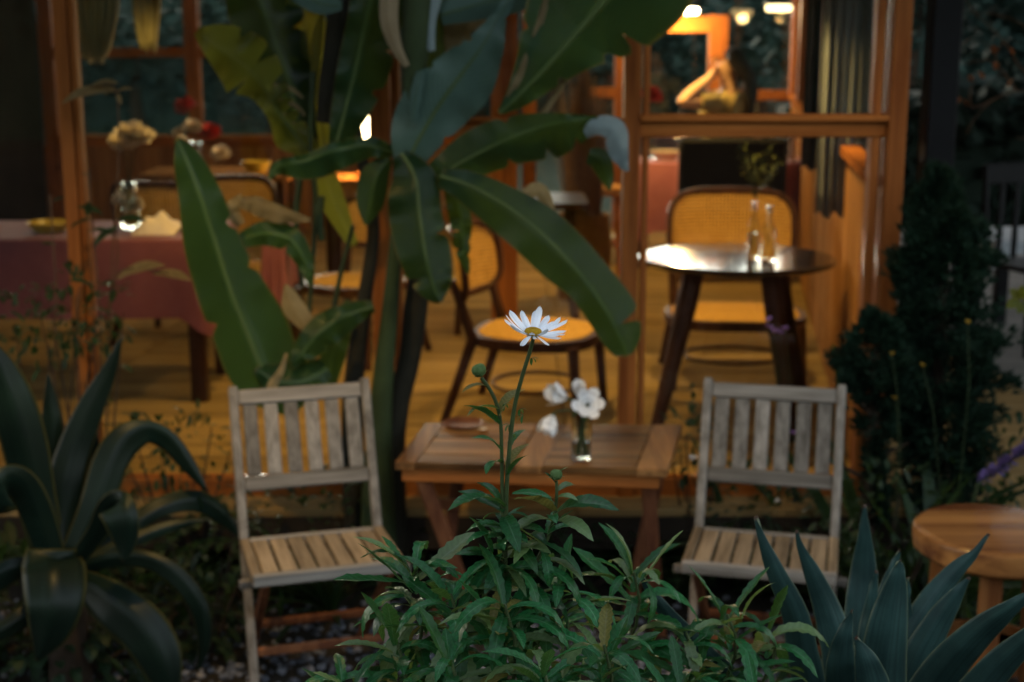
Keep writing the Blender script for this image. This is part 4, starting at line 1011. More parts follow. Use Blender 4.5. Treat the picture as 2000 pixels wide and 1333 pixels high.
# ---- banana plant in front of the glass
bp0 = at(748, 1000, 4.72); t = thing('banana_plant', 'large banana plant with broad drooping leaves before the cafe front', 'plant', (bp0.x, 4.72, 0))
def stalk(name, pts, mat, n=10, seg=14):
    S = cr(pts, seg); b = MB(); b.tube([at(s[0], s[1], s[2]) for s in S], [s[3] * pxm(at(s[0], s[1], s[2])) for s in S], n); return part(name, b, M[mat], t)
stalk('trunk', [(742, 1110, 4.72, 36), (738, 960, 4.72, 32), (742, 830, 4.72, 24), (750, 720, 4.71, 20), (762, 600, 4.7, 16), (776, 450, 4.68, 13), (790, 320, 4.66, 14), (806, 180, 4.64, 20), (815, 60, 4.63, 30), (820, -80, 4.62, 30)], 'stem', 12, 26)
stalk('trunk', [(770, 1110, 4.8, 34), (760, 930, 4.8, 30), (775, 800, 4.8, 24), (800, 700, 4.8, 22), (812, 600, 4.78, 24), (820, 520, 4.76, 16)], 'trunk_dark', 12, 18)
stalk('trunk', [(700, 1110, 4.82, 24), (690, 900, 4.82, 22), (690, 760, 4.84, 20), (710, 600, 4.86, 15), (730, 430, 4.88, 12), (700, 280, 4.9, 12), (668, 120, 4.92, 16), (660, -60, 4.92, 18)], 'trunk_dark', 12, 22)
for p in ([(600, 660, 4.85, 4), (612, 500, 4.85, 4.5), (616, 380, 4.85, 5), (606, 285, 4.85, 5), (612, 140, 4.85, 6)], [(590, 560, 4.9, 5), (578, 440, 4.9, 6), (586, 350, 4.9, 7)], [(640, 690, 4.86, 5), (660, 560, 4.86, 5), (690, 440, 4.86, 4)], [(628, 470, 4.83, 7), (624, 420, 4.83, 8), (628, 385, 4.83, 7)]):
    stalk('petiole', p, 'stem', 8, 10)
rtear = random.Random(77)
def L(st, mat, *a, **k):
    if mat.startswith('banana') and 'n' not in k: k['n'] = 60; k['tears'] = tuple(k.get('tears', ())) + tuple((rtear.uniform(.2, .9), rtear.choice((-1, 1)), rtear.uniform(.12, .5)) for _ in range(rtear.randint(3, 6)))
    return leafpart(t, st, mat, *a, **k)
# big upright dark leaf on the left
L([(585, 800, 4.6, 20, 30), (520, 735, 4.58, 62, 75), (480, 645, 4.56, 66, 84), (448, 560, 4.54, 66, 66), (420, 470, 4.52, 62, 48), (392, 385, 4.5, 44, 42), (365, 315, 4.5, 26, 30), (345, 268, 4.5, 3, 4)], 'banana', .25, .75, rib=.006, rip=.016, tears=((.33, -1, .35), (.61, 1, .45), (.47, 1, .25)), seed=1, n=60)
# torn curling leaf, back lit
L([(608, 300, 4.85, 10, 22), (575, 262, 4.83, 42, 30), (548, 225, 4.8, 26, 34), (520, 180, 4.77, 30, 44), (490, 140, 4.72, 62, 62), (455, 112, 4.66, 48, 62), (412, 82, 4.6, 26, 42), (384, 62, 4.58, 8, 10)], 'banana_yellow', .3, .5, rib=.004, rip=.05, tears=((.2, 1, .9), (.28, 1, .95), (.36, 1, .95), (.44, 1, .9), (.58, 1, .8), (.55, -1, .7), (.74, 1, .5)), seed=2, n=60)
for (a, b_, c_) in (((520, 165), (565, 172), (592, 192)), ((528, 190), (575, 205), (596, 226)), ((540, 215), (570, 238), (590, 262))):
    L([(*a, 4.8, 3, 4), (*b_, 4.84, 4, 5), (*c_, 4.86, 2, 2)], 'dry_leaf', .2, .4, n=10, ac=2)
# dark leaf masses at the top
L([(600, 310, 4.95, 20, 25), (575, 200, 4.96, 50, 40), (545, 100, 4.97, 75, 60), (510, 0, 4.98, 70, 75), (480, -90, 5.0, 40, 50)], 'banana', .4, .3, rib=.006, rip=.03, tears=((.4, -1, .6), (.58, 1, .5)), seed=3, n=60)
L([(648, 310, 4.72, 8, 10), (668, 240, 4.71, 24, 38), (690, 150, 4.7, 34, 66), (712, 50, 4.68, 36, 72), (735, -60, 4.66, 40, 70)], 'banana', .3, .55, rib=.007, rip=.025, tears=((.45, 1, .5), (.66, 1, .3)), seed=4, n=50)
L([(704, 215, 4.98, 3, 3), (710, 195, 4.99, 18, 20), (720, 172, 5.0, 18, 18), (732, 150, 5.0, 8, 9), (738, 142, 5.0, 1, 1)], 'banana_yellow', .2, .2, rip=.01, seed=5, n=18)
L([(612, 200, 4.86, 3, 4), (616, 120, 4.86, 9, 9), (624, 60, 4.86, 12, 7), (634, 20, 4.86, 3, 2)], 'banana_yellow', .2, .2, n=12)
L([(628, 240, 4.84, 10, 22), (640, 170, 4.83, 18, 24), (655, 90, 4.82, 22, 30), (668, 10, 4.82, 26, 30), (675, -60, 4.82, 20, 20)], 'trunk_dark', .5, .2, rip=.01, seed=6, n=18)
L([(560, -40, 4.7, 30, 25), (620, 5, 4.68, 30, 22), (668, 12, 4.66, 10, 8)], 'banana_pale', .2, .3, n=12, seed=6)
# leaf that faces the sky, its sheen put into the pale colour
L([(790, 330, 4.62, 22, 28), (820, 270, 4.6, 62, 42), (862, 200, 4.58, 72, 64), (905, 140, 4.56, 52, 70), (945, 85, 4.55, 30, 44), (972, 35, 4.55, 14, 20), (1000, -10, 4.56, 8, 12)], 'banana_pale', .25, .15, rib=.006, rip=.018, seed=7)
L([(860, 30, 4.66, 26, 20), (930, 10, 4.64, 26, 30), (1010, -12, 4.62, 30, 34), (1080, -50, 4.6, 10, 20)], 'banana_pale', .3, .4, rib=.004, seed=8, n=18)
L([(885, 130, 4.8, 14, 10), (905, 70, 4.8, 40, 36), (925, 0, 4.82, 50, 44), (945, -80, 4.84, 40, 40)], 'dry_leaf', .3, .4, rip=.03, seed=9, n=18)
# very large leaf at the top right, tip pointing down to the left
L([(1280, -130, 4.32, 130, 120), (1225, -50, 4.34, 140, 125), (1165, 20, 4.36, 120, 150), (1105, 90, 4.38, 66, 108), (1055, 145, 4.4, 40, 62), (1010, 190, 4.42, 24, 26), (974, 222, 4.43, 4, 4)], 'banana', .55, .35, rib=.013, rip=.022, tears=((.42, 1, .35), (.62, -1, .4)), seed=10)
L([(1072, -20, 4.42, 7, 6), (1050, 55, 4.42, 9, 6), (1032, 110, 4.42, 8, 8), (1008, 160, 4.42, 8, 6), (984, 205, 4.43, 6, 4)], 'dry_leaf', .3, .3, rip=.02, n=20, seed=11)
stalk('petiole', [(1060, 225, 4.5, 6), (1095, 170, 4.5, 6), (1130, 118, 4.48, 5)], 'dry_leaf', 8, 8)
# horizontal leaf to the right with its tip folded over
L([(790, 385, 4.6, 10, 16), (868, 338, 4.56, 34, 30), (930, 302, 4.53, 48, 44), (1000, 268, 4.5, 42, 56), (1075, 242, 4.47, 22, 68), (1130, 232, 4.45, 8, 50), (1168, 228, 4.44, 2, 26)], 'banana', .3, .45, rib=.006, rip=.02, tears=((.45, 1, .3), (.62, 1, .4), (.8, 1, .35), (.5, -1, .3)), seed=12, n=60)
L([(1142, 262, 4.46, 8, 10), (1168, 250, 4.43, 22, 14), (1200, 256, 4.41, 24, 22), (1212, 290, 4.42, 16, 26), (1222, 322, 4.44, 6, 14), (1228, 334, 4.44, 1, 3)], 'banana_under', .3, .3, rip=.01, n=22, seed=13)
L([(1150, 300, 4.5, 10, 20), (1172, 310, 4.5, 20, 24), (1186, 345, 4.52, 14, 16), (1190, 372, 4.52, 3, 3)], 'banana', .3, .3, n=12, seed=14)
# long leaf reaching down to the right
L([(860, 345, 4.52, 16, 20), (915, 362, 4.5, 28, 38), (985, 400, 4.46, 38, 54), (1045, 445, 4.42, 50, 58), (1100, 498, 4.38, 52, 58), (1150, 556, 4.35, 52, 44), (1190, 618, 4.33, 58, 40), (1214, 665, 4.32, 42, 34), (1226, 696, 4.32, 10, 20)], 'banana', .3, .3, rib=.006, rip=.014, tears=((.80, -1, .75), (.985, 1, .9)), seed=15, n=60)
L([(1020, 385, 4.5, 10, 12), (1050, 372, 4.5, 16, 14), (1072, 400, 4.52, 10, 10), (1085, 440, 4.52, 2, 3)], 'dry_leaf', .3, .3, n=12, seed=16)
# leaf hanging straight down in the middle
L([(785, 300, 4.56, 12, 20), (812, 350, 4.52, 40, 52), (820, 420, 4.5, 44, 62), (832, 500, 4.48, 50, 54), (848, 562, 4.47, 36, 34), (860, 592, 4.47, 4, 6)], 'banana', .4, .4, rib=.006, rip=.02, tears=((.5, -1, .4), (.72, 1, .5)), seed=17, n=50)
L([(880, 345, 4.6, 12, 18), (900, 420, 4.62, 20, 24), (905, 480, 4.62, 14, 20), (915, 535, 4.63, 3, 4)], 'banana', .5, .3, rip=.03, tears=((.5, 1, .8), (.7, 1, .7)), seed=18)
# dark drooping leaves left of the stem
L([(768, 300, 4.68, 10, 14), (720, 285, 4.64, 26, 18), (660, 292, 4.6, 40, 16), (600, 312, 4.58, 40, 12), (545, 325, 4.57, 20, 12), (525, 350, 4.57, 3, 3)], 'banana', .5, .5, rip=.03, rib=.004, seed=19)
L([(760, 310, 4.68, 8, 10), (735, 345, 4.66, 26, 30), (722, 400, 4.66, 26, 26), (715, 440, 4.66, 4, 4)], 'banana', .4, .4, seed=20, n=16)
L([(470, 395, 4.74, 10, 12), (500, 398, 4.72, 14, 22), (545, 415, 4.7, 14, 22), (607, 430, 4.7, 3, 3)], 'dry_leaf', .4, .5, rip=.03, n=16, seed=21)
L([(470, 440, 4.76, 8, 10), (455, 410, 4.75, 16, 12), (478, 390, 4.74, 14, 8)], 'dry_leaf', .4, .3, rip=.03, n=10, seed=22)
L([(730, 600, 4.66, 10, 14), (680, 615, 4.62, 30, 24), (630, 645, 4.6, 40, 30), (590, 690, 4.58, 24, 22), (572, 720, 4.58, 3, 3)], 'banana', .5, .5, rip=.02, rib=.004, seed=23)
L([(600, 640, 4.7, 12, 20), (575, 600, 4.7, 24, 20), (562, 570, 4.7, 10, 12), (558, 555, 4.7, 2, 2)], 'dry_leaf', .4, .4, n=12, seed=24)
L([(640, 720, 4.64, 20, 24), (590, 745, 4.58, 36, 40), (540, 745, 4.56, 30, 40), (500, 720, 4.56, 8, 10)], 'banana', .3, .6, rip=.02, seed=25, n=16)
L([(560, 690, 4.42, 3, 3), (548, 725, 4.4, 7, 6), (530, 755, 4.39, 10, 9), (524, 782, 4.39, 2, 2)], 'dry_leaf', .4, .4, rip=.02, n=12, seed=26)
L([(345, 285, 4.52, 2, 2), (352, 268, 4.5, 7, 4), (368, 274, 4.5, 2, 2)], 'dry_pale', .3, .3, n=6)
L([(640, 330, 4.98, 10, 10), (628, 250, 5.0, 32, 26), (615, 170, 5.01, 42, 46), (600, 80, 5.01, 40, 44), (590, -20, 5.01, 30, 34)], 'banana_yellow', .3, .4, rip=.02, rib=.004, tears=((.5, 1, .8), (.66, -1, .7)), seed=31)
L([(800, 330, 4.8, 12, 12), (840, 250, 4.84, 40, 34), (870, 150, 4.86, 50, 44), (890, 50, 4.88, 44, 40), (905, -60, 4.9, 30, 30)], 'banana', .4, .3, rip=.02, rib=.005, tears=((.55, 1, .7),), seed=32)
L([(690, 480, 4.86, 10, 10), (655, 400, 4.87, 26, 22), (632, 340, 4.88, 20, 22), (612, 300, 4.88, 3, 3)], 'banana_yellow', .4, .4, rip=.02, seed=33, n=16)
L([(640, 760, 4.8, 12, 14), (650, 690, 4.78, 24, 26), (668, 630, 4.78, 22, 20), (680, 585, 4.78, 3, 3)], 'banana', .3, .5, rip=.02, seed=34, n=16)
L([(470, 470, 4.74, 14, 16), (520, 455, 4.73, 24, 26), (570, 470, 4.72, 24, 26), (600, 520, 4.72, 14, 16), (606, 560, 4.72, 3, 3)], 'banana', .5, .4, rip=.03, tears=((.5, 1, .6),), seed=35, n=20)
# pale dry sheaths round the stem
L([(795, 130, 4.58, 6, 6), (775, 90, 4.57, 14, 10), (762, 40, 4.57, 20, 16), (758, -20, 4.58, 16, 22)], 'dry_pale', .5, .6, n=14, seed=27)
L([(806, 240, 4.58, 5, 8), (812, 190, 4.57, 12, 12), (820, 140, 4.57, 6, 10)], 'banana_pale', .4, .4, n=10, seed=28)
L([(842, 100, 4.6, 6, 8), (838, 40, 4.6, 14, 14), (850, -30, 4.6, 20, 20)], 'banana_under', .5, .4, n=10, seed=29)

# ---- agaves
def agave(label, base_px, Y, leaves, mat, wide=1.0, group=None, n=22, fold=.5, stem_r=.06):
    global t
    P = at(*base_px, Y); z = gz(P.x, Y); t = thing('agave', label, 'plant', (P.x, Y, z), group=group)
    b = MB(); b.lathe([(stem_r * 1.1, -.03), (stem_r, P.z - z), (stem_r * .5, P.z - z + .05), (0, P.z - z + .06)], 12); part('stem', b, M['bark'], t, True)
    for i, lf in enumerate(leaves):
        st, tl, tr = lf; st = [(a, b2, c2, d2 * wide, e2 * wide) for a, b2, c2, d2, e2 in st]; leafpart(t, st, mat, tl, tr, thick=.007, n=n, ac=4, rip=.004, sag=.2, seed=i + 40)
Y = 2.25
agave('blue grey agave with stiff pointed leaves at the lower right', (1735, 1430), Y, [
    ([(1690, 1440, Y, 34, 34), (1600, 1390, Y - .02, 30, 34), (1570, 1290, Y - .05, 30, 32), (1552, 1200, Y - .08, 24, 26), (1518, 1125, Y - .09, 17, 19), (1492, 1062, Y - .09, 9, 9), (1476, 1008, Y - .08, 1, 1)], .7, .3),
    ([(1700, 1440, Y, 34, 34), (1655, 1370, Y + .02, 36, 36), (1638, 1265, Y + .03, 34, 30), (1615, 1190, Y + .04, 26, 26), (1588, 1125, Y + .04, 16, 18), (1566, 1075, Y + .03, 8, 8), (1556, 1036, Y + .03, 1, 1)], .4, .5),
    ([(1715, 1440, Y + .05, 36, 36), (1686, 1330, Y + .12, 38, 38), (1683, 1200, Y + .16, 33, 35), (1686, 1115, Y + .18, 24, 26), (1688, 1040, Y + .18, 11, 12), (1688, 986, Y + .18, 1, 1)], .25, .45),
    ([(1720, 1440, Y + .02, 24, 24), (1696, 1270, Y + .08, 20, 20), (1703, 1180, Y + .09, 12, 12), (1711, 1115, Y + .09, 1, 1)], .6, .5),
    ([(1730, 1440, Y + .06, 24, 24), (1716, 1250, Y + .14, 22, 22), (1732, 1150, Y + .15, 13, 12), (1746, 1105, Y + .15, 7, 7), (1757, 1074, Y + .15, 1, 1)], .5, .5),
    ([(1725, 1450, Y - .03, 50, 50), (1722, 1330, Y - .06, 46, 46), (1736, 1225, Y - .07, 40, 34), (1748, 1150, Y - .07, 23, 22), (1756, 1108, Y - .07, 9, 8), (1759, 1094, Y - .07, 1, 1)], .25, .9),
    ([(1745, 1440, Y + .05, 20, 20), (1770, 1260, Y + .1, 14, 12), (1773, 1170, Y + .1, 5, 5), (1773, 1128, Y + .1, 1, 1)], .4, .6),
    ([(1735, 1450, Y + .03, 34, 30), (1768, 1270, Y + .08, 30, 30), (1812, 1180, Y + .1, 22, 26), (1862, 1118, Y + .11, 16, 18), (1903, 1080, Y + .11, 7, 8), (1932, 1043, Y + .11, 1, 1)], .5, .35),
    ([(1745, 1450, Y - .02, 34, 32), (1785, 1310, Y - .02, 34, 30), (1830, 1220, Y - .02, 26, 24), (1865, 1165, Y - .02, 14, 14), (1892, 1128, Y - .02, 1, 1)], .3, .8),
    ([(1750, 1460, Y - .05, 40, 40), (1830, 1325, Y - .12, 38, 38), (1905, 1240, Y - .18, 28, 30), (1975, 1185, Y - .22, 14, 16), (2030, 1150, Y - .24, 1, 1)], .3, .8),
    ([(1790, 1480, Y - .08, 40, 40), (1890, 1370, Y - .2, 36, 36), (1960, 1290, Y - .26, 28, 28), (2040, 1220, Y - .3, 14, 14), (2090, 1180, Y - .3, 1, 1)], .3, .8),
    ([(1680, 1450, Y - .1, 34, 34), (1642, 1340, Y - .16, 28, 34), (1642, 1275, Y - .18, 21, 26), (1652, 1228, Y - .18, 11, 13), (1664, 1192, Y - .18, 1, 1)], .6, .5),
    ([(1690, 1440, Y - .12, 30, 40), (1700, 1370, Y - .2, 30, 44), (1690, 1300, Y - .22, 20, 30), (1672, 1245, Y - .22, 2, 2)], .4, .6),
    ([(1620, 1440, Y - .05, 24, 24), (1480, 1365, Y - .15, 22, 22), (1400, 1297, Y - .2, 20, 18), (1345, 1243, Y - .22, 15, 16), (1300, 1195, Y - .23, 12, 14), (1266, 1152, Y - .23, 6, 8), (1248, 1112, Y - .23, 1, 1)], .8, .3),
], 'agave')
Y = 4.0
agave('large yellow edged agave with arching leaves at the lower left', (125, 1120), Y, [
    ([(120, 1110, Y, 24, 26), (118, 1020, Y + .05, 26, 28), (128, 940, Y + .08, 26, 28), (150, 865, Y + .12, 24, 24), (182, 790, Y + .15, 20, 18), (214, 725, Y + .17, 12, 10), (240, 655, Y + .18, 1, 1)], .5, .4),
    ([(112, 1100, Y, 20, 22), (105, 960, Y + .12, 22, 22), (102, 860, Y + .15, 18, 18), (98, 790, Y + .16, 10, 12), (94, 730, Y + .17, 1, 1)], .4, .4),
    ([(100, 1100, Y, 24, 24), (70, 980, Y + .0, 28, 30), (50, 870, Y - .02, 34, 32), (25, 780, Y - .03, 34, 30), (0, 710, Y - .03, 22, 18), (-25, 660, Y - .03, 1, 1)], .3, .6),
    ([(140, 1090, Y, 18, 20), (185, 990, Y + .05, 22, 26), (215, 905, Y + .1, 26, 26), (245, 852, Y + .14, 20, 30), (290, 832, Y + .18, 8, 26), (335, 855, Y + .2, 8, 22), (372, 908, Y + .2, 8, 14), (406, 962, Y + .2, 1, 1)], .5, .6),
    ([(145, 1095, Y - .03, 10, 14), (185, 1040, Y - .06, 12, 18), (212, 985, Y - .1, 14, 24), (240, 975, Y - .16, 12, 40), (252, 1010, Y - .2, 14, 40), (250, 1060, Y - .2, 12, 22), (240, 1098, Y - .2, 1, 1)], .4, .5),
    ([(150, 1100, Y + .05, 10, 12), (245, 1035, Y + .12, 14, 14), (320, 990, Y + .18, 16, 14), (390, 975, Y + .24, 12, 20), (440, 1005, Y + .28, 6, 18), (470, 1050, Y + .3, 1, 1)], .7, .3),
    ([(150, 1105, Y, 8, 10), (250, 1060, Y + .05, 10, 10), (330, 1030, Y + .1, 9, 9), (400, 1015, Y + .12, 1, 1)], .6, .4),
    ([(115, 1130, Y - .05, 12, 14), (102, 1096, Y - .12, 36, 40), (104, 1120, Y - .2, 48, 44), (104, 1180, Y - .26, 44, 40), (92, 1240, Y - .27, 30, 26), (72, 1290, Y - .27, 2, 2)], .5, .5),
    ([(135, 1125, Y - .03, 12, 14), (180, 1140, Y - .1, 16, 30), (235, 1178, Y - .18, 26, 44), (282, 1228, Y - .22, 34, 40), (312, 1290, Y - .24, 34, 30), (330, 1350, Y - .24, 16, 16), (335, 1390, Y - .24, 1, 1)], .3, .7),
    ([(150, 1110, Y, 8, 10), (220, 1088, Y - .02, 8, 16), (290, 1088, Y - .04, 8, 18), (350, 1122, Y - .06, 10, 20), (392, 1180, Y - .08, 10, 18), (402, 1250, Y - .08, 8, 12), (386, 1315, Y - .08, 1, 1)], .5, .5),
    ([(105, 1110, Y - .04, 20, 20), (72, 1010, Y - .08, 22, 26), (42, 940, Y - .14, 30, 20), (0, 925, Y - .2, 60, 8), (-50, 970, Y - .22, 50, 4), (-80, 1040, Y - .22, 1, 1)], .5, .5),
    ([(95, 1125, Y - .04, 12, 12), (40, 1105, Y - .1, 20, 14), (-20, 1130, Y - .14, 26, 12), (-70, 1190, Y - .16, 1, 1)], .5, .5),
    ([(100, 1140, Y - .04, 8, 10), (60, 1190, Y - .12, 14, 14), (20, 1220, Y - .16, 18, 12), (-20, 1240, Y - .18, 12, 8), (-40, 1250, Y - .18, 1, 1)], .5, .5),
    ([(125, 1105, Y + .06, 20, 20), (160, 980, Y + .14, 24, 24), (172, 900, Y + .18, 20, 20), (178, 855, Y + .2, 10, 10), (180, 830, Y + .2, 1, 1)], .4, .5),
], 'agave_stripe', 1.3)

# ---- Shasta daisies in the foreground bed
rd = random.Random(21)
DL = []
for k in range(10):
    b = blade(1, rd.uniform(.075, .118), 14, 2, rd.choice((.1, .5, .9, 1.3, 1.7)), rd.uniform(.2, .6), .12, .30, rd.uniform(.5, .7)); DL.append((b.mesh('leaf', M['daisy_leaf']), b.mesh('leaf', M['daisy_young']), b.mesh('leaf', M['daisy_old'])))
DU = []
for k in range(4):
    b = blade(1, rd.uniform(.13, .17), 12, 2, rd.uniform(.2, .9), .35, .06, .3, .5); DU.append((b.mesh('leaf', M['daisy_leaf']), b.mesh('leaf', M['daisy_young']), b.mesh('leaf', M['daisy_old'])))
def dleaf(t, P, d, s, upper=False, young=None, roll=0):
    me = rd.choice(DU if upper else DL)[(2 if rd.random() < .2 else 1) if (rd.random() < .22 if young is None else young) else 0]
    return put('leaf', me, t, P, d, (0, 0, 1), roll, s)
def toward(t, p0, p1, upper=True, young=None, arch=.25):
    """leaf from picture point p0 to picture point p1"""
    A_, B_ = at(*p0), at(*p1); d = B_ - A_; s = d.length * 1.06; d = d.normalized() + Vector((0, 0, arch)); return dleaf(t, A_, d, s, upper, young, rd.uniform(-.4, .4))
def dstem(t, pts, r0, r1, name='stem'):
    S = cr(pts, 22); b = MB(); n = len(S); b.tube([at(s[0], s[1], s[2]) for s in S], [r0 + (r1 - r0) * i / (n - 1) for i in range(n)], 8); return part(name, b, M['daisy_stem'], t)
def clump(label, px, py, Y, nl, smin, smax, height_px=230, spread=.028, group='daisy plants in the flower bed', top=True, t=None):
    """leafy daisy stem: top of the stem at the picture point, foot in the soil below"""
    P = at(px, py, Y); fx = P.x + rd.uniform(-.03, .03); fy = Y + rd.uniform(-.03, .03); F0 = Vector((fx, fy, gz(fx, fy) - .01))
    t = t or thing('daisy_plant', label, 'plant', F0, group=group)
    b = MB(); pts = [F0.lerp(P, k / 10) + Vector((.012 * math.sin(k * .9), .01 * math.sin(k * 1.3), 0)) * (1 if 0 < k < 10 else 0) for k in range(11)]; b.tube(pts, [.0042 - .0002 * k for k in range(11)], 7); part('stem', b, M['daisy_stem'], t)
    Hh = height_px * pxm(P)
    for k in range(nl):
        u = (k / nl) ** .85; az = k * 2.4 + rd.uniform(-.4, .4); q = P + (F0 - P).normalized() * Hh * (1 - u) if (F0 - P).length > Hh else F0.lerp(P, u)
        el = -.15 + 1.15 * u ** 1.6 + rd.uniform(-.3, .25); s = smax + (smin - smax) * u * .75; s *= rd.uniform(.8, 1.15)
        dleaf(t, q + dirv(az, 0) * .004, dirv(az, el), s, False, None, rd.uniform(-.35, .35))
    return t
Y = 1.79
F0 = at(985, 1420, 1.8)
t = thing('daisy_plant', 'tallest daisy plant with one open white flower and a bud', 'plant', (F0.x, F0.y, gz(F0.x, F0.y)), group='daisy plants in the flower bed')
fc = at(1041, 653, 1.76)
dstem(t, [(985, 1520, 1.8), (986, 1250, 1.8), (988, 1010, 1.79), (993, 900, 1.785), (1004, 800, 1.78), (1020, 735, 1.77), (1034, 690, 1.765), (1041, 664, 1.76)], .0034, .0024)
dstem(t, [(990, 1200, 1.8), (982, 1000, 1.79), (980, 900, 1.785), (978, 830, 1.785), (970, 790, 1.78), (956, 760, 1.775), (940, 738, 1.77)], .0028, .0024)
dstem(t, [(1000, 1250, 1.8), (1040, 1120, 1.8), (1074, 1040, 1.8), (1086, 985, 1.8), (1087, 940, 1.8)], .0027, .0021)
for (p0, p1, u) in (((972, 800, 1.78), (908, 788, 1.76), 1), ((976, 830, 1.785), (906, 787, 1.75), 1), ((980, 888, 1.785), (951, 826, 1.77), 1), ((982, 905, 1.785), (938, 898, 1.75), 1), ((955, 757, 1.775), (902, 749, 1.76), 1), ((975, 812, 1.78), (1003, 738, 1.79), 1),
                    ((992, 930, 1.785), (1024, 884, 1.76), 1), ((990, 925, 1.785), (1010, 850, 1.80), 1), ((994, 880, 1.785), (1012, 825, 1.80), 1), ((985, 990, 1.785), (884, 948, 1.74), 1), ((984, 1000, 1.785), (895, 962, 1.82), 1), ((978, 985, 1.785), (945, 925, 1.8), 1), ((1000, 965, 1.785), (1072, 975, 1.76), 1),
                    ((1085, 1005, 1.8), (1182, 958, 1.75), 1), ((1084, 990, 1.8), (1028, 932, 1.8), 1), ((1084, 1000, 1.8), (1000, 970, 1.74), 1), ((1086, 1018, 1.8), (1152, 1026, 1.75), 1), ((1088, 960, 1.8), (1128, 935, 1.82), 1), ((1086, 945, 1.8), (1088, 905, 1.8), 1), ((1085, 945, 1.8), (1066, 922, 1.8), 1), ((1080, 1020, 1.8), (1005, 1008, 1.76), 1), ((1086, 975, 1.8), (1120, 960, 1.78), 1),
                    ((960, 1080, 1.79), (928, 1002, 1.78), 1), ((985, 1060, 1.79), (1040, 992, 1.76), 1), ((985, 1075, 1.79), (958, 985, 1.82), 1), ((1000, 1090, 1.79), (1060, 1040, 1.75), 1), ((990, 1040, 1.79), (1030, 1060, 1.74), 1), ((975, 1100, 1.79), (905, 1060, 1.77), 1), ((985, 1010, 1.79), (1000, 1050, 1.72), 1), ((978, 1150, 1.76), (962, 1215, 1.70), 0), ((975, 1118, 1.78), (1090, 1102, 1.72), 0), ((1040, 1110, 1.78), (1165, 1132, 1.73), 0), ((1060, 1060, 1.79), (1140, 1120, 1.76), 0), ((950, 1120, 1.79), (890, 1105, 1.76), 0)):
    toward(t, p0, p1, bool(u))
for k in range(64):
    u = k / 64; py = 1012 + 200 * u + rd.uniform(-8, 8); side = (985, 984, 1076)[k % 3] + (0 if k % 3 < 2 else -24 * u * 2); az = k * 2.4; q = at(side, py, 1.79)
    dleaf(t, q, dirv(az, .55 - .75 * u + rd.uniform(-.3, .3)), (.052 + .035 * u) * rd.uniform(.75, 1.2), k % 2 == 0, None, rd.uniform(-.4, .4))
# tiny withered bits on the stem
for (px, py, Yy, az) in ((1038, 700, 1.765, 0), (1016, 800, 1.78, .3), (1022, 812, 1.78, 2.5), (995, 830, 1.785, 3.2), (1002, 848, 1.785, .5), (985, 790, 1.78, .2)):
    P = at(px, py, Yy)
    for k in range(3): put('leaf', DU[0][k % 2], t, P, dirv(az + k * .8, .3 - .5 * k), s=.012)
# bud
P = at(935, 724, 1.768)
b = MB(); b.lathe([(0, -.009), (.006, -.007), (.0095, -.001), (.0092, .004), (.006, .0075), (0, .0085)], 16, (0, 0, 0), wob=.06)
bu = obj('bud', b.mesh('bud', M['bud']), t, M=Matrix.Translation(P - worldloc(t)) @ Euler((-.3, -.5, 0)).to_matrix().to_4x4())
for k in range(14): obj('sepal', DU[1][1], bu, M=frame(Vector((0, 0, -.008)), dirv(k * .9, .5), dirv(k * .9 + 3.14, .2), 0, .012))
P = at(1086, 928, 1.8); bu = obj('bud', b.mesh('bud', M['bud']), t, M=Matrix.Translation(P - worldloc(t)) @ Matrix.Scale(.85, 4))
for k in range(12): obj('sepal', DU[2][1], bu, M=frame(Vector((0, 0, -.008)), dirv(k * .9, .9), dirv(k * .9 + 3.14, .2), 0, .016))
# the open flower
nrm = Vector((.05, -.06, 1)).normalized()
fm = frame(fc, nrm, (0, 0, 1)) @ Matrix.Rotation(R(-90), 4, 'X')       # local z = flower axis
b = MB(); rr = random.Random(2); b.lathe([(0, -.006), (.0055, -.005), (.0095, .0), (.0112, .003), (.0098, .0062), (.006, .008), (0, .0072)], 28)
for k in range(150):
    a = k * 2.39996; q = .0104 * math.sqrt(k / 150); zz = .0075 - (q / .0112) ** 2 * .0040
    b.lathe([(0, 0), (.0006, .0003), (.0004, .0011), (0, .0012)], 5, (q * math.cos(a), q * math.sin(a), zz))
flo = obj('flower', b.mesh('flower', M['disc']), t, M=Matrix.Translation(-worldloc(t)) @ fm)
PM = []
for k in range(5):
    p = MB(); rows = []; uv = []; Ln = 1; curlp = (-.25, .1, -.1, .3, -.35)[k]
    for i in range(10):
        v = i / 9; w = .115 * (.42 + .58 * math.sin(math.pi / 2 * min(1, v / .6))) * (1 if v < .82 else (1 - ((v - .82) / .18) ** 2 * .62)); a = curlp * v
        row = []
        for j in range(7):
            u = -1 + j / 3; notch = .035 * (math.cos(u * math.pi * 1.5) - .4) * (v > .95)
            row.append(Vector((u * w, v * math.cos(a * .7) + notch, -v * math.sin(a) * .8 + .018 * math.cos(u * math.pi * 1.5) * v - .05 * u * u * w * 4))); uv.append((.5 + u / 2, v))
        rows.append(row)
    p.grid(rows, uv); PM.append(p.mesh('petal', M['petal']))
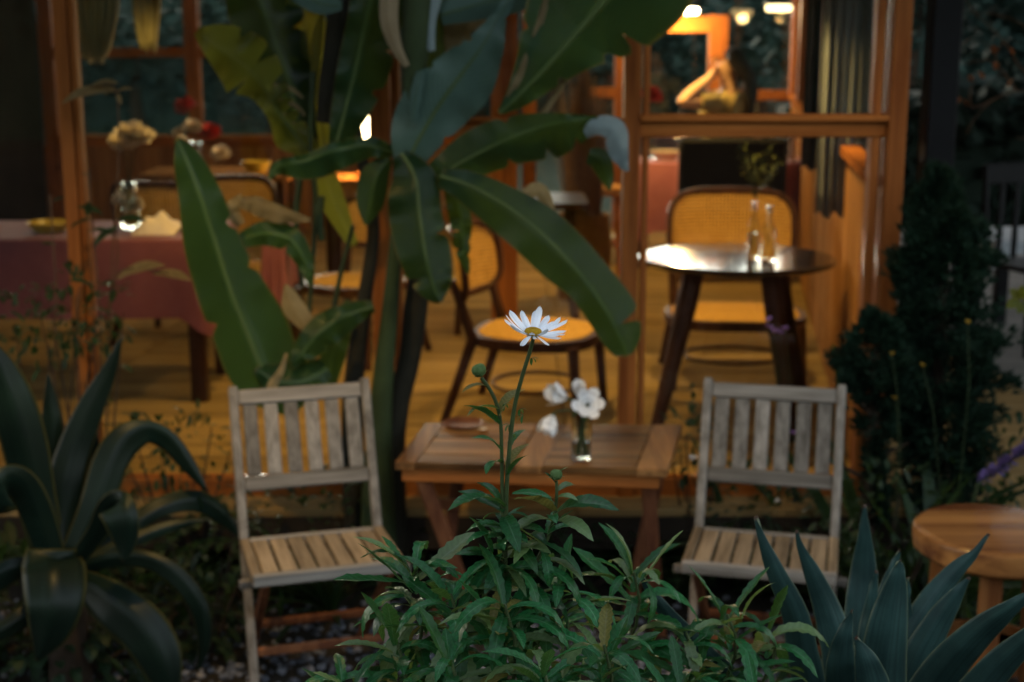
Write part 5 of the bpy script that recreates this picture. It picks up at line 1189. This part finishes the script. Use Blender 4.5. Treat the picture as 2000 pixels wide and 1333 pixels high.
for k in range(25):
    a = 2 * math.pi * k / 25 + rr.uniform(-.09, .09); back = -math.sin(a)      # local y points to the viewer
    e = .20 + .24 * back + rr.uniform(-.12, .12) + (.16 if k % 2 else 0); d = Vector((math.cos(a) * math.cos(e), math.sin(a) * math.cos(e), math.sin(e)))
    Lp = .0385 * rr.uniform(.86, 1.1) * (.82 if back < -.6 else 1)
    obj('petal', rr.choice(PM), flo, M=frame(Vector((math.cos(a), math.sin(a), 0)) * .0085 + Vector((0, 0, .0012 * (k % 2))), d, (0, 0, 1), rr.uniform(-.25, .25), Lp))
for k in range(18):
    a = 2 * math.pi * k / 18; obj('sepal', DU[0][0], flo, M=frame(Vector((0, 0, -.006)), Vector((math.cos(a), math.sin(a), .25)), (0, 0, -1), 0, .011))

clumps = [
 ('daisy plant at the left edge of the bed, leaves reaching over the left chair seat', 812, 1112, 1.83, 19, .075, .105),
 ('low daisy plant at the bottom left of the flower bed with a bare tip', 668, 1335, 1.72, 12, .06, .085),
 ('daisy plant left of the tall flowering one with drooping lower leaves', 880, 1160, 1.76, 22, .07, .10),
 ('daisy plant under the tall flowering one in the middle of the bed', 985, 1180, 1.71, 24, .07, .10),
 ('daisy plant right of the tall flowering one with broad teal leaves', 1088, 1150, 1.80, 22, .07, .10),
 ('daisy plant in the right middle of the bed, below the table leg', 1238, 1118, 1.98, 18, .08, .115),
 ('daisy plant in front of the right folding chair', 1420, 1200, 2.03, 18, .08, .115),
 ('daisy plant by the left most agave leaf', 1500, 1225, 2.08, 14, .08, .11),
 ('daisy plant behind the long low agave leaf', 1340, 1235, 1.95, 18, .075, .105),
 ('daisy plant at the bottom centre right with glinting leaves', 1180, 1260, 1.70, 20, .065, .095),
 ('daisy plant at the bottom centre of the picture', 1060, 1300, 1.62, 20, .06, .09),
 ('daisy plant at the bottom centre left, leaves hanging down', 880, 1290, 1.64, 22, .06, .09),
 ('daisy plant in the lower left of the bed over the gravel', 770, 1240, 1.76, 18, .07, .10),
 ('daisy plant at the bottom right beside the agave base', 1330, 1340, 1.72, 16, .065, .09),
 ('small daisy plant in front of the agave base', 1480, 1345, 1.85, 14, .065, .09),
]
for c in clumps:
    t = clump(c[0], c[1], c[2], c[3], int(c[4] * 1.75), c[5] * 1.12, c[6] * 1.22)
    if 'left edge of the bed' in c[0]:
        for p0, p1 in (((800, 1120, 1.83), (756, 1018, 1.83)), ((808, 1125, 1.83), (858, 1040, 1.80)), ((800, 1140, 1.82), (655, 1168, 1.76)), ((790, 1165, 1.83), (660, 1200, 1.80)), ((800, 1118, 1.83), (742, 1056, 1.85)), ((850, 1150, 1.84), (862, 1080, 1.84))): toward(t, p0, p1, False, False, .3)
    if 'right middle' in c[0]:
        for p0, p1 in (((1235, 1125, 1.98), (1224, 1014, 1.98)), ((1225, 1135, 1.97), (1166, 1068, 1.95)), ((1260, 1130, 1.98), (1328, 1040, 1.96)), ((1250, 1130, 1.98), (1262, 1075, 1.95)), ((1262, 1140, 1.96), (1305, 1190, 1.9))): toward(t, p0, p1, False, None, .1)
    if 'front of the right folding' in c[0]:
        for p0, p1 in (((1410, 1215, 2.03), (1424, 1120, 2.02)), ((1450, 1210, 2.03), (1484, 1118, 2.02)), ((1380, 1230, 2.02), (1358, 1160, 2.0)), ((1400, 1225, 2.0), (1452, 1212, 1.95))): toward(t, p0, p1, False, None, .15)
    if 'bottom left' in c[0]:
        for p0, p1 in (((680, 1350, 1.72), (624, 1268, 1.70)), ((690, 1345, 1.72), (740, 1262, 1.74)), ((690, 1350, 1.7), (612, 1325, 1.66))): toward(t, p0, p1, False, None, .2)

# ---- clipped conifer by the corner, with a low conifer shrub in front
def conifer(label, px, Y, prof, n, seed, tuft=.035):
    """prof: (py, left px, right px) from the top down"""
    rr = random.Random(seed); P0 = at(px, 700, Y); z0 = gz(P0.x, Y); t = thing('conifer', label, 'tree', (P0.x, Y, z0))
    ztop = at(px, prof[0][0], Y).z; b = MB(); b.tube([(P0.x, Y, z0 - .02), (P0.x + .01, Y, z0 + (ztop - z0) * .5), (P0.x, Y, ztop - .05)], [.035, .025, .006], 9); part('trunk', b, M['bark'], t)
    for k in range(10):
        zz = z0 + (ztop - z0) * (.18 + .07 * k); a = k * 2.4; b = MB(); b.tube([(P0.x, Y, zz), (P0.x + math.cos(a) * .13, Y + math.sin(a) * .13, zz + .08)], [.01, .004], 6); part('limb', b, M['bark'], t)
    b = MB(); S = cr(prof, 60)
    # lumps: foliage gathers on sprays, gaps stay between them
    sprays = [(min(60, int(60 * rr.random() ** .8)), rr.uniform(0, 6.28), rr.uniform(.86, 1.16)) for _ in range(n // 30)]
    for k in range(n):
        i_, a0, q0 = rr.choice(sprays); loose = rr.random() < .25
        s = S[min(60, max(0, i_ + int(rr.gauss(0, 1.2))))]; a = a0 + rr.gauss(0, .16) if not loose else rr.uniform(0, 6.28); c = at(px, s[0], Y); kx = pxm(c); rad = (s[2] if math.cos(a) > 0 else s[1]) * kx
        lump = .80 + .22 * math.sin(a * 3 + s[0] * .045) + .16 * math.sin(a * 5 - s[0] * .09) + rr.uniform(-.1, .1); q = rad * lump * q0 * rr.uniform(.8, 1.04) if not loose else rad * rr.uniform(.25, .8)
        p = Vector((c.x + math.cos(a) * q, Y + math.sin(a) * min(q, .40), c.z + rr.uniform(-.02, .02)))
        for m_ in range(5):
            d = (Vector((math.cos(a), math.sin(a), 0)) * rr.uniform(.2, 1) + Vector((rr.uniform(-.6, .6), rr.uniform(-.6, .6), rr.uniform(.1, 1)))).normalized() * tuft * rr.uniform(.6, 1.3); sd_ = d.cross(Vector((rr.uniform(-1, 1), rr.uniform(-1, 1), .3))).normalized() * tuft * .11
            b.add([p - sd_ * .5, p + d * .5 + sd_, p + d, p + d * .5 - sd_], [(0, 1, 2, 3)])
    part('crown', b, M['conifer'], t, sh=False); return t
conifer('dark clipped conifer standing at the right corner of the cafe', 1832, 4.72, [(338, 8, 8), (365, 24, 30), (400, 40, 52), (450, 62, 75), (500, 80, 92), (560, 92, 100), (620, 98, 112), (680, 100, 118), (740, 105, 118), (800, 102, 110), (850, 96, 100), (930, 80, 85), (1010, 60, 60)], 8000, 1)
conifer('low rounded conifer shrub before the glowing wall plank', 1708, 4.62, [(622, 10, 14), (640, 34, 40), (670, 62, 60), (710, 74, 70), (750, 66, 66), (800, 40, 46), (900, 22, 30), (1020, 10, 12)], 2600, 2)

# ---- strap leaved plants, bushes, ferns
def tuft(name, label, cat, px, py, Y, n, L0, L1, wd, mat, seed, el=(.5, 1.4), group=None, az=None, leafname='leaf'):
    rr = random.Random(seed); P = at(px, py, Y); P.z = gz(P.x, Y); t = thing(name, label, cat, P, group=group)
    ms = [blade(1, wd, 8, 1, c, .3, 0, .6, .35).mesh(leafname, M[mat]) for c in (.3, .7, 1.1)]
    for k in range(n):
        a = rr.uniform(*az) if az else rr.uniform(0, 6.28); put(leafname, rr.choice(ms), t, P + dirv(a, 0) * rr.uniform(0, .03), dirv(a, rr.uniform(*el)), s=rr.uniform(L0, L1))
    return t
sg = 'strap leaved plants at the foot of the cafe'
st_ = []
for i, (lab, px, Y, n, L0, L1) in enumerate((
    ('strap leaved plant left of the right folding chair', 1345, 4.75, 22, .25, .5), ('strap leaved plant behind the right folding chair back', 1460, 4.85, 30, .3, .6), ('strap leaved plant behind the right chair post, under the glowing plank', 1610, 4.8, 30, .3, .65),
    ('tall strap leaved plant with yellow flowers in front of the conifer', 1745, 4.45, 34, .45, .85), ('strap leaved plant with an orange flower right of the tall one', 1850, 4.4, 30, .4, .75), ('strap leaved plant above the round stool', 1950, 4.3, 28, .3, .6), ('strap leaved plant beside the deck at the right edge', 1995, 4.75, 24, .3, .5),
    ('strap leaved plant in the dark under the garden table', 1080, 4.9, 26, .2, .42), ('strap leaved plant at the right table leg', 1250, 4.92, 24, .2, .45), ('strap leaved plant at the foot of the banana stems', 640, 4.62, 26, .2, .45), ('strap leaved plant behind the left folding chair', 540, 4.75, 26, .2, .42))):
    st_.append(tuft('strap_leaf_plant', lab, 'plant', px, 900, Y, n, L0, L1, .035, 'strap', 60 + i, group=sg))
pmy = blade(1, .3, 4, 1, -.2, .2, 0, .4, .6)
def blossom(t, px, py, Y, mat, r=.02, n=6, foot=True, name='flower'):
    Q = at(px, py, Y); me = pmy.mesh('petal', M[mat]); b = MB(); b.lathe([(0, -.2 * r), (.18 * r, 0), (0, .15 * r)], 8)
    root = obj(name, b.mesh(name, M['disc']), t, Q - worldloc(t))
    for k in range(n):
        a = 6.28 * k / n; obj('petal', me, root, M=frame(Vector((0, 0, 0)), dirv(a, rd.uniform(.2, .9)) + Vector((0, -.3, 0)), (0, 0, 1), 0, r * rd.uniform(.8, 1.2)))
    if foot:
        f0 = Vector(worldloc(t)); b = MB(); b.tube([f0, f0.lerp(Q, .5) + Vector((.03, 0, .05)), f0.lerp(Q, .8) + Vector((.025, 0, .03)), Q], .0014, 5); part('stem', b, M['stem'], t)
for (px, py) in ((1742, 694), (1748, 780)): blossom(st_[3], px, py, 4.45, 'yellow_petal', .015)
for (px, py) in ((1802, 716), (1890, 632)): blossom(st_[4], px, py, 4.4, 'yellow_petal', .014)
blossom(st_[0], 1352, 900, 4.5, 'petal', .022); blossom(st_[1], 1515, 982, 4.6, 'petal', .018); blossom(st_[1], 1548, 848, 4.7, 'purple_petal', .016)
P = at(1518, 900, 4.9); t = thing('mauve_flower', 'slender mauve flower in front of the round table legs', 'flower', (P.x, 4.9, gz(P.x, 4.9)))
for (px, py) in ((1502, 640), (1512, 650), (1524, 652), (1534, 644), (1500, 628)): blossom(t, px, py, 4.86, 'purple_petal', .02)
P = at(1900, 1000, 4.0); t = thing('purple_spike', 'slanting purple flower spike above the round stool', 'flower', (P.x, 4.0, gz(P.x, 4.0)))
b = MB(); A_, B_ = at(1910, 945, 4.0), at(2030, 858, 3.95); b.tube([(P.x, 4.0, gz(P.x, 4.0)), A_ + Vector((-.02, 0, -.1)), A_, B_], .004, 6); part('stem', b, M['stem'], t)
me = pmy.mesh('petal', M['salvia']); rr = random.Random(8)
for k in range(120):
    u = rr.random(); p = A_.lerp(B_, u); d = Vector((rr.gauss(0, 1), rr.gauss(0, 1), rr.gauss(0, 1))).normalized(); put('petal', me, t, p, d + (B_ - A_).normalized() * .8, s=rr.uniform(.02, .035))
st1 = leafpart(st_[2], [(1650, 800, 4.7, 5, 5), (1640, 740, 4.7, 7, 8), (1630, 690, 4.7, 5, 6), (1628, 672, 4.7, 1, 1)], 'strap', .3, .3, n=12, ac=2)

def bush(label, px, py, Y, rx, rz, n, seed, mat='bush', s0=.03, s1=.055, group=None, name='small_bush'):
    rr = random.Random(seed); C = at(px, py, Y); g0 = gz(C.x, Y); t = thing(name, label, 'bush', (C.x, Y, g0), group=group); ms = [blade(1, w_, 6, 1, c, .3, 0, .3, .5).mesh('leaf', M[mat]) for w_, c in ((.22, .4), (.28, .9), (.18, .2))]
    for k in range(6):
        a = k * 1.05; b = MB(); b.tube([(C.x, Y, g0 - .01), (C.x + math.cos(a) * rx * .4, Y + math.sin(a) * rx * .4, (g0 + C.z) / 2), (C.x + math.cos(a) * rx * .8, Y + math.sin(a) * rx * .7, C.z + rz * .3 * math.sin(k * 2))], [.006, .004, .002], 5); part('stem', b, M['bark'], t)
    for k in range(n):
        d = Vector((rr.gauss(0, 1), rr.gauss(0, .8), rr.gauss(0, 1))).normalized(); q = rr.random() ** .4; p = C + Vector((d.x * rx * q, d.y * rx * q, d.z * rz * q)); p.z = max(p.z, g0 + .01)
        put('leaf', rr.choice(ms), t, p, d + Vector((rr.uniform(-.6, .6), rr.uniform(-.6, .6), rr.uniform(-.3, .6))), s=rr.uniform(s0, s1))
bg_ = 'low bushes in the garden'
bush('low bush of round leaves left of the left folding chair', 400, 1060, 4.3, .2, .14, 90, 1, group=bg_)
bush('dark bush behind the agave under the lit floor', 345, 880, 4.85, .24, .15, 120, 2, group=bg_)
bush('dark bush behind the seat of the left folding chair', 600, 1010, 4.72, .3, .2, 140, 3, group=bg_)
bush('dark bush in the shade between table leg and banana stem', 800, 1060, 4.95, .3, .14, 120, 4, group=bg_)
bush('dark bush behind the garden table top at its right end', 1360, 860, 4.9, .12, .2, 90, 5, group=bg_)
bush('dark bush seen under the back of the right folding chair', 1480, 1000, 4.75, .28, .16, 140, 6, group=bg_)
bush('dark bush between the right folding chair and the round stool', 1720, 1010, 4.3, .26, .2, 150, 7, group=bg_)
bush('dark bush above the round stool at the right edge', 1950, 900, 4.6, .22, .16, 120, 8, group=bg_)
bush('dark bush at the left edge beneath the rose tablecloth', 60, 640, 4.75, .28, .14, 140, 9, group=bg_)
bush('climbing bush of dark leaves at the foot of the left post', 160, 610, 4.82, .18, .16, 90, 10, group=bg_)
bush('dark bush under the garden table at its right legs', 1140, 1080, 4.85, .3, .12, 130, 11, group=bg_)
bush('dark bush around the foot of the yellow edged agave', 150, 1230, 4.15, .32, .16, 200, 12, s0=.05, s1=.10, group=bg_)
bush('dark bush between the yellow edged agave and the left chair legs', 370, 1190, 4.35, .24, .14, 150, 13, s0=.04, s1=.09, group=bg_)
bush('dark bush at the bottom left corner below the agave leaves', 10, 1180, 4.2, .3, .2, 160, 14, s0=.05, s1=.10, group=bg_)
# wiry tall flower plant in front of the left post
P = at(200, 900, 4.85); t = thing('wiry_plant', 'wiry tall plant with withered pale blooms before the left post', 'plant', (P.x, 4.85, gz(P.x, 4.85)))
def wire(pts, r=.003):
    S = cr(pts, 16); b = MB(); b.tube([at(*s) for s in S], r, 5); part('stem', b, M['twig'], t)
wire([(205, 900, 4.85), (215, 620, 4.85), (222, 450, 4.84), (232, 300, 4.83), (228, 180, 4.82), (205, 165, 4.82)]); wire([(190, 900, 4.85), (196, 640, 4.84), (180, 430, 4.83), (175, 330, 4.83)]); wire([(215, 600, 4.85), (230, 500, 4.84), (228, 430, 4.84), (265, 418, 4.83)]); wire([(100, 850, 4.8), (110, 600, 4.8), (104, 480, 4.8), (98, 380, 4.8)]); wire([(205, 640, 4.85), (225, 545, 4.84), (255, 525, 4.83), (330, 535, 4.82)]); wire([(160, 900, 4.85), (150, 600, 4.84), (175, 555, 4.84), (200, 552, 4.84)])
wl = blade(1, .16, 6, 1, .5, .25, 0, .3, .5); wlm = [wl.mesh('leaf', M['bush']), wl.mesh('leaf', M['dry_leaf'])]; rr = random.Random(6)
for (x0, y0, x1, y1, m_) in ((228, 178, 118, 172, 1), (175, 172, 218, 148, 1), (225, 182, 250, 165, 1), (228, 180, 235, 198, 1), (215, 165, 205, 180, 1), (230, 445, 175, 470, 0), (228, 430, 275, 418, 0), (222, 460, 190, 440, 0), (200, 420, 160, 395, 0), (230, 545, 300, 500, 1), (300, 535, 365, 530, 1), (175, 555, 140, 540, 0), (195, 560, 215, 545, 0), (180, 430, 160, 425, 0), (110, 480, 85, 470, 0), (100, 400, 115, 380, 0), (178, 345, 165, 335, 0)):
    A_, B_ = at(x0, y0, 4.83), at(x1, y1, 4.8); put('leaf', wlm[m_], t, A_, B_ - A_, (0, -.6, 1), 0, (B_ - A_).length * 1.1)
for k in range(26):
    u = rr.random(); p = at(rr.uniform(170, 240), rr.uniform(380, 880), 4.84); put('leaf', wlm[0], t, p, dirv(rr.uniform(0, 6.28), rr.uniform(-.5, .9)), s=rr.uniform(.04, .09))
# ferns at the left
fp = blade(1, .13, 4, 1, .2, .2, 0, .5, .4).mesh('pinna', M['strap'])
def fern(label, px, py, Y, n, L, seed):
    rr = random.Random(seed); P = at(px, py, Y); P.z = gz(P.x, Y); t = thing('fern', label, 'fern', P, group='ferns by the agave')
    for k in range(n):
        a = k * 2.4 + rr.uniform(-.3, .3); e = rr.uniform(.75, 1.25); pts = []; p = Vector((0, 0, 0)); b = MB()
        for i in range(12): pts.append(p.copy()); p = p + dirv(a, e - i * .11) * L / 11
        b.tube(pts, .002, 4); fr_ = obj('frond', b.mesh('frond', M['stem']), t)
        for i in range(2, 12):
            for s in (-1, 1):
                d = (pts[i] - pts[i - 1]).normalized(); sd_ = d.cross(Vector((0, 0, 1))).normalized() * s; obj('pinna', fp, fr_, M=frame(pts[i], sd_ + d * .5, (0, 0, 1), 0, L * .22 * (1 - abs(i - 5) / 9)))
fern('fern behind the agave against the lit floor', 250, 900, 4.8, 9, .62, 1); fern('fern at the left edge behind the agave', 60, 900, 4.85, 9, .6, 2); fern('small fern beside the left folding chair', 420, 1000, 4.7, 8, .35, 3)
# green sprig at the right edge
P = at(2010, 640, 4.2); t = thing('leafy_sprig', 'bright green leafy sprig reaching in at the right edge', 'plant', (P.x + .25, 4.2, gz(P.x + .25, 4.2)))
b = MB(); b.tube([(P.x + .25, 4.2, gz(P.x + .25, 4.2)), (P.x + .2, 4.2, .7), at(2020, 600, 4.2), at(1985, 582, 4.2)], [.006, .005, .003, .002], 6); part('stem', b, M['twig'], t)
sl = blade(1, .32, 6, 1, .3, .2, 0, .3, .5).mesh('leaf', M['banana_yellow'])
for (x0, y0, x1, y1) in ((1990, 585, 1968, 600), (1988, 583, 1976, 566), (1992, 585, 1998, 560), (1995, 590, 1990, 612), (2000, 592, 2015, 575), (2005, 598, 2006, 620)):
    A_, B_ = at(x0, y0, 4.2), at(x1, y1, 4.18); put('leaf', sl, t, A_, B_ - A_, (0, -1, .5), 0, (B_ - A_).length)

# ---- bare twigs with withered leaves, upper right
P = at(2090, 500, 6.4); t = thing('bare_tree', 'bare twigged small tree with a few withered orange leaves', 'tree', (P.x, 6.4, FL))
def limb(pts, r0, r1, name='limb'):
    S = cr(pts, 14); n = len(S); b = MB(); b.tube([at(*s) for s in S], [r0 + (r1 - r0) * i / (n - 1) for i in range(n)], 6); return part(name, b, M['twig'], t)
b = MB(); b.tube([(P.x, 6.4, FL), (P.x - .02, 6.4, 1.2), (P.x + .03, 6.4, 2.0), (P.x, 6.4, 2.9)], [.035, .03, .022, .01], 8); part('trunk', b, M['twig'], t)
tw = [[(2080, 260, 6.4), (2030, 190, 6.4), (1985, 178, 6.4), (1940, 195, 6.38), (1905, 230, 6.36), (1888, 262, 6.35)], [(2085, 200, 6.4), (2000, 140, 6.4), (1960, 80, 6.4), (1900, 20, 6.4), (1880, -20, 6.4)], [(2080, 160, 6.4), (2010, 60, 6.4), (1950, 30, 6.4), (1890, 25, 6.4)], [(1985, 178, 6.4), (1950, 130, 6.38), (1925, 118, 6.36), (1880, 125, 6.35)], [(1940, 195, 6.38), (1900, 210, 6.37), (1895, 180, 6.36), (1905, 150, 6.36)], [(2085, 120, 6.4), (2040, 30, 6.4), (1990, -20, 6.4)], [(1960, 80, 6.4), (1945, 110, 6.4), (1950, 150, 6.4)], [(2080, 330, 6.4), (2040, 280, 6.4), (1985, 270, 6.4)]]
for p in tw: limb(p, .006, .002)
ol = blade(1, .3, 4, 1, .6, .3, 0, .3, .5).mesh('leaf', M['orange_leaf']); rr = random.Random(12)
for (px, py) in ((1895, 75), (1876, 190), (1880, 195), (1872, 108), (1948, 122), (1980, 155), (1893, 147), (1940, 90), (1970, 92), (1912, 140)): put('leaf', ol, t, at(px, py, 6.36), dirv(rr.uniform(0, 6), -.6), s=rr.uniform(.03, .05))

# ---- dark trees beyond the deck and behind the cafe
def crown_mesh(seed, n):
    rr = random.Random(seed); b = MB(); lob = [(Vector((rr.uniform(-.55, .55), rr.uniform(-.5, .5), rr.uniform(-.45, .5))), rr.uniform(.35, .6)) for _ in range(9)]
    for k in range(n):
        c, r_ = rr.choice(lob); d = Vector((rr.gauss(0, 1), rr.gauss(0, 1), rr.gauss(0, 1))).normalized(); p = c + d * r_ * rr.random() ** .35
        q = Vector((rr.gauss(0, 1), rr.gauss(0, 1), rr.gauss(0, .6))).normalized() * rr.uniform(.04, .085); s_ = q.cross(Vector((rr.uniform(-1, 1), rr.uniform(-1, 1), 1))).normalized() * q.length * .45
        b.add([p - q * .5, p + s_, p + q, p - s_], [(0, 1, 2, 3)])
    return b.mesh('crown', M['far_leaf'])
CM = [crown_mesh(k, 2600) for k in range(3)]
tkm = MB().tube([(0, 0, 0), (.03, .02, .5), (0, 0, 1)], [.07, .05, .025], 8).mesh('trunk', M['bark'])
labs = ['dark broad tree beyond the deck at the far right edge', 'dark tree seen between the black post and the bare twigs', 'dark tree directly behind the black steel post', 'dark tree behind the back windows right of the woman', 'dark tree behind the back windows above the woman', 'dark tree behind the lit window frame', 'dark tree behind the back windows left of the door post', 'dark tree behind the middle of the cafe', 'dark tree behind the curtain of the left windows', 'dark tree behind the left windows of the cafe', 'dark tree beyond the deck behind the bare twigs']
for i, (x, y, r_, h) in enumerate(((8.2, 15.5, 2.2, 4.6), (6.2, 17, 2.0, 4.4), (4.6, 16.5, 1.9, 4.2), (4.0, 23, 1.8, 3.0), (2.2, 24, 1.9, 2.9), (.6, 23.5, 1.8, 2.9), (-1.5, 24, 2.0, 3.0), (-3.8, 23, 2.0, 3.0), (-6.2, 24, 2.2, 3.0), (-8.6, 23, 2.1, 2.9), (10.5, 19, 2.6, 5.0))):
    t = thing('garden_tree', labs[i], 'tree', (x, y, gz(x, y) - .05), i * 1.1, 'dark trees at the end of the garden')
    o = obj('crown', CM[i % 3], t, (0, 0, h * .52)); o.scale = (r_, r_, h * .52)
    o = obj('trunk', tkm, t); o.scale = (2, 2, h * .5)
M['dark_hedge'] = plain('dark_hedge_leaves', (.012, .022, .014), .85, (.006, .012, .008), .7)
def hedge(label, x0, x1, Y, h, n, seed, mat='far_leaf'):
    hb = MB(); rr = random.Random(seed)
    for k in range(n):
        x = rr.uniform(x0, x1); y = Y + rr.uniform(-.5, .5); z = rr.random() ** .7 * (h + .3) * (1 + .06 * math.sin(x * 1.3)); q = Vector((rr.gauss(0, 1), rr.gauss(0, 1), rr.gauss(0, .6))).normalized() * rr.uniform(.08, .2); s_ = q.cross(Vector((rr.uniform(-1, 1), rr.uniform(-1, 1), 1))).normalized() * q.length * .5; p = Vector((x, y, z))
        hb.add([p - q * .5, p + s_, p + q, p - s_], [(0, 1, 2, 3)])
    for k in range(int(x1 - x0) + 1): hb.box((x0 + k, Y, h / 2), (1.02, .5, h + .25 * math.sin(k * 1.7)))
    tag(part('hedge', hb, M[mat], sh=False), label, 'hedge', kind='stuff')
hedge('long dark hedge closing the garden far behind the cafe', -16, 22, 27.1, 3.3, 16000, 31)
hedge('added unseen dark hedge behind the camera, blocking low sky light and darkening the panes', -11, 11, -7, 4.8, 9000, 32, 'dark_hedge')  # added out of view to shade the garden and dim reflections
hedge('low dark hedge along the far side of the grey deck', 3, 9, 13.3, 1.35, 2600, 33, 'dark_hedge')
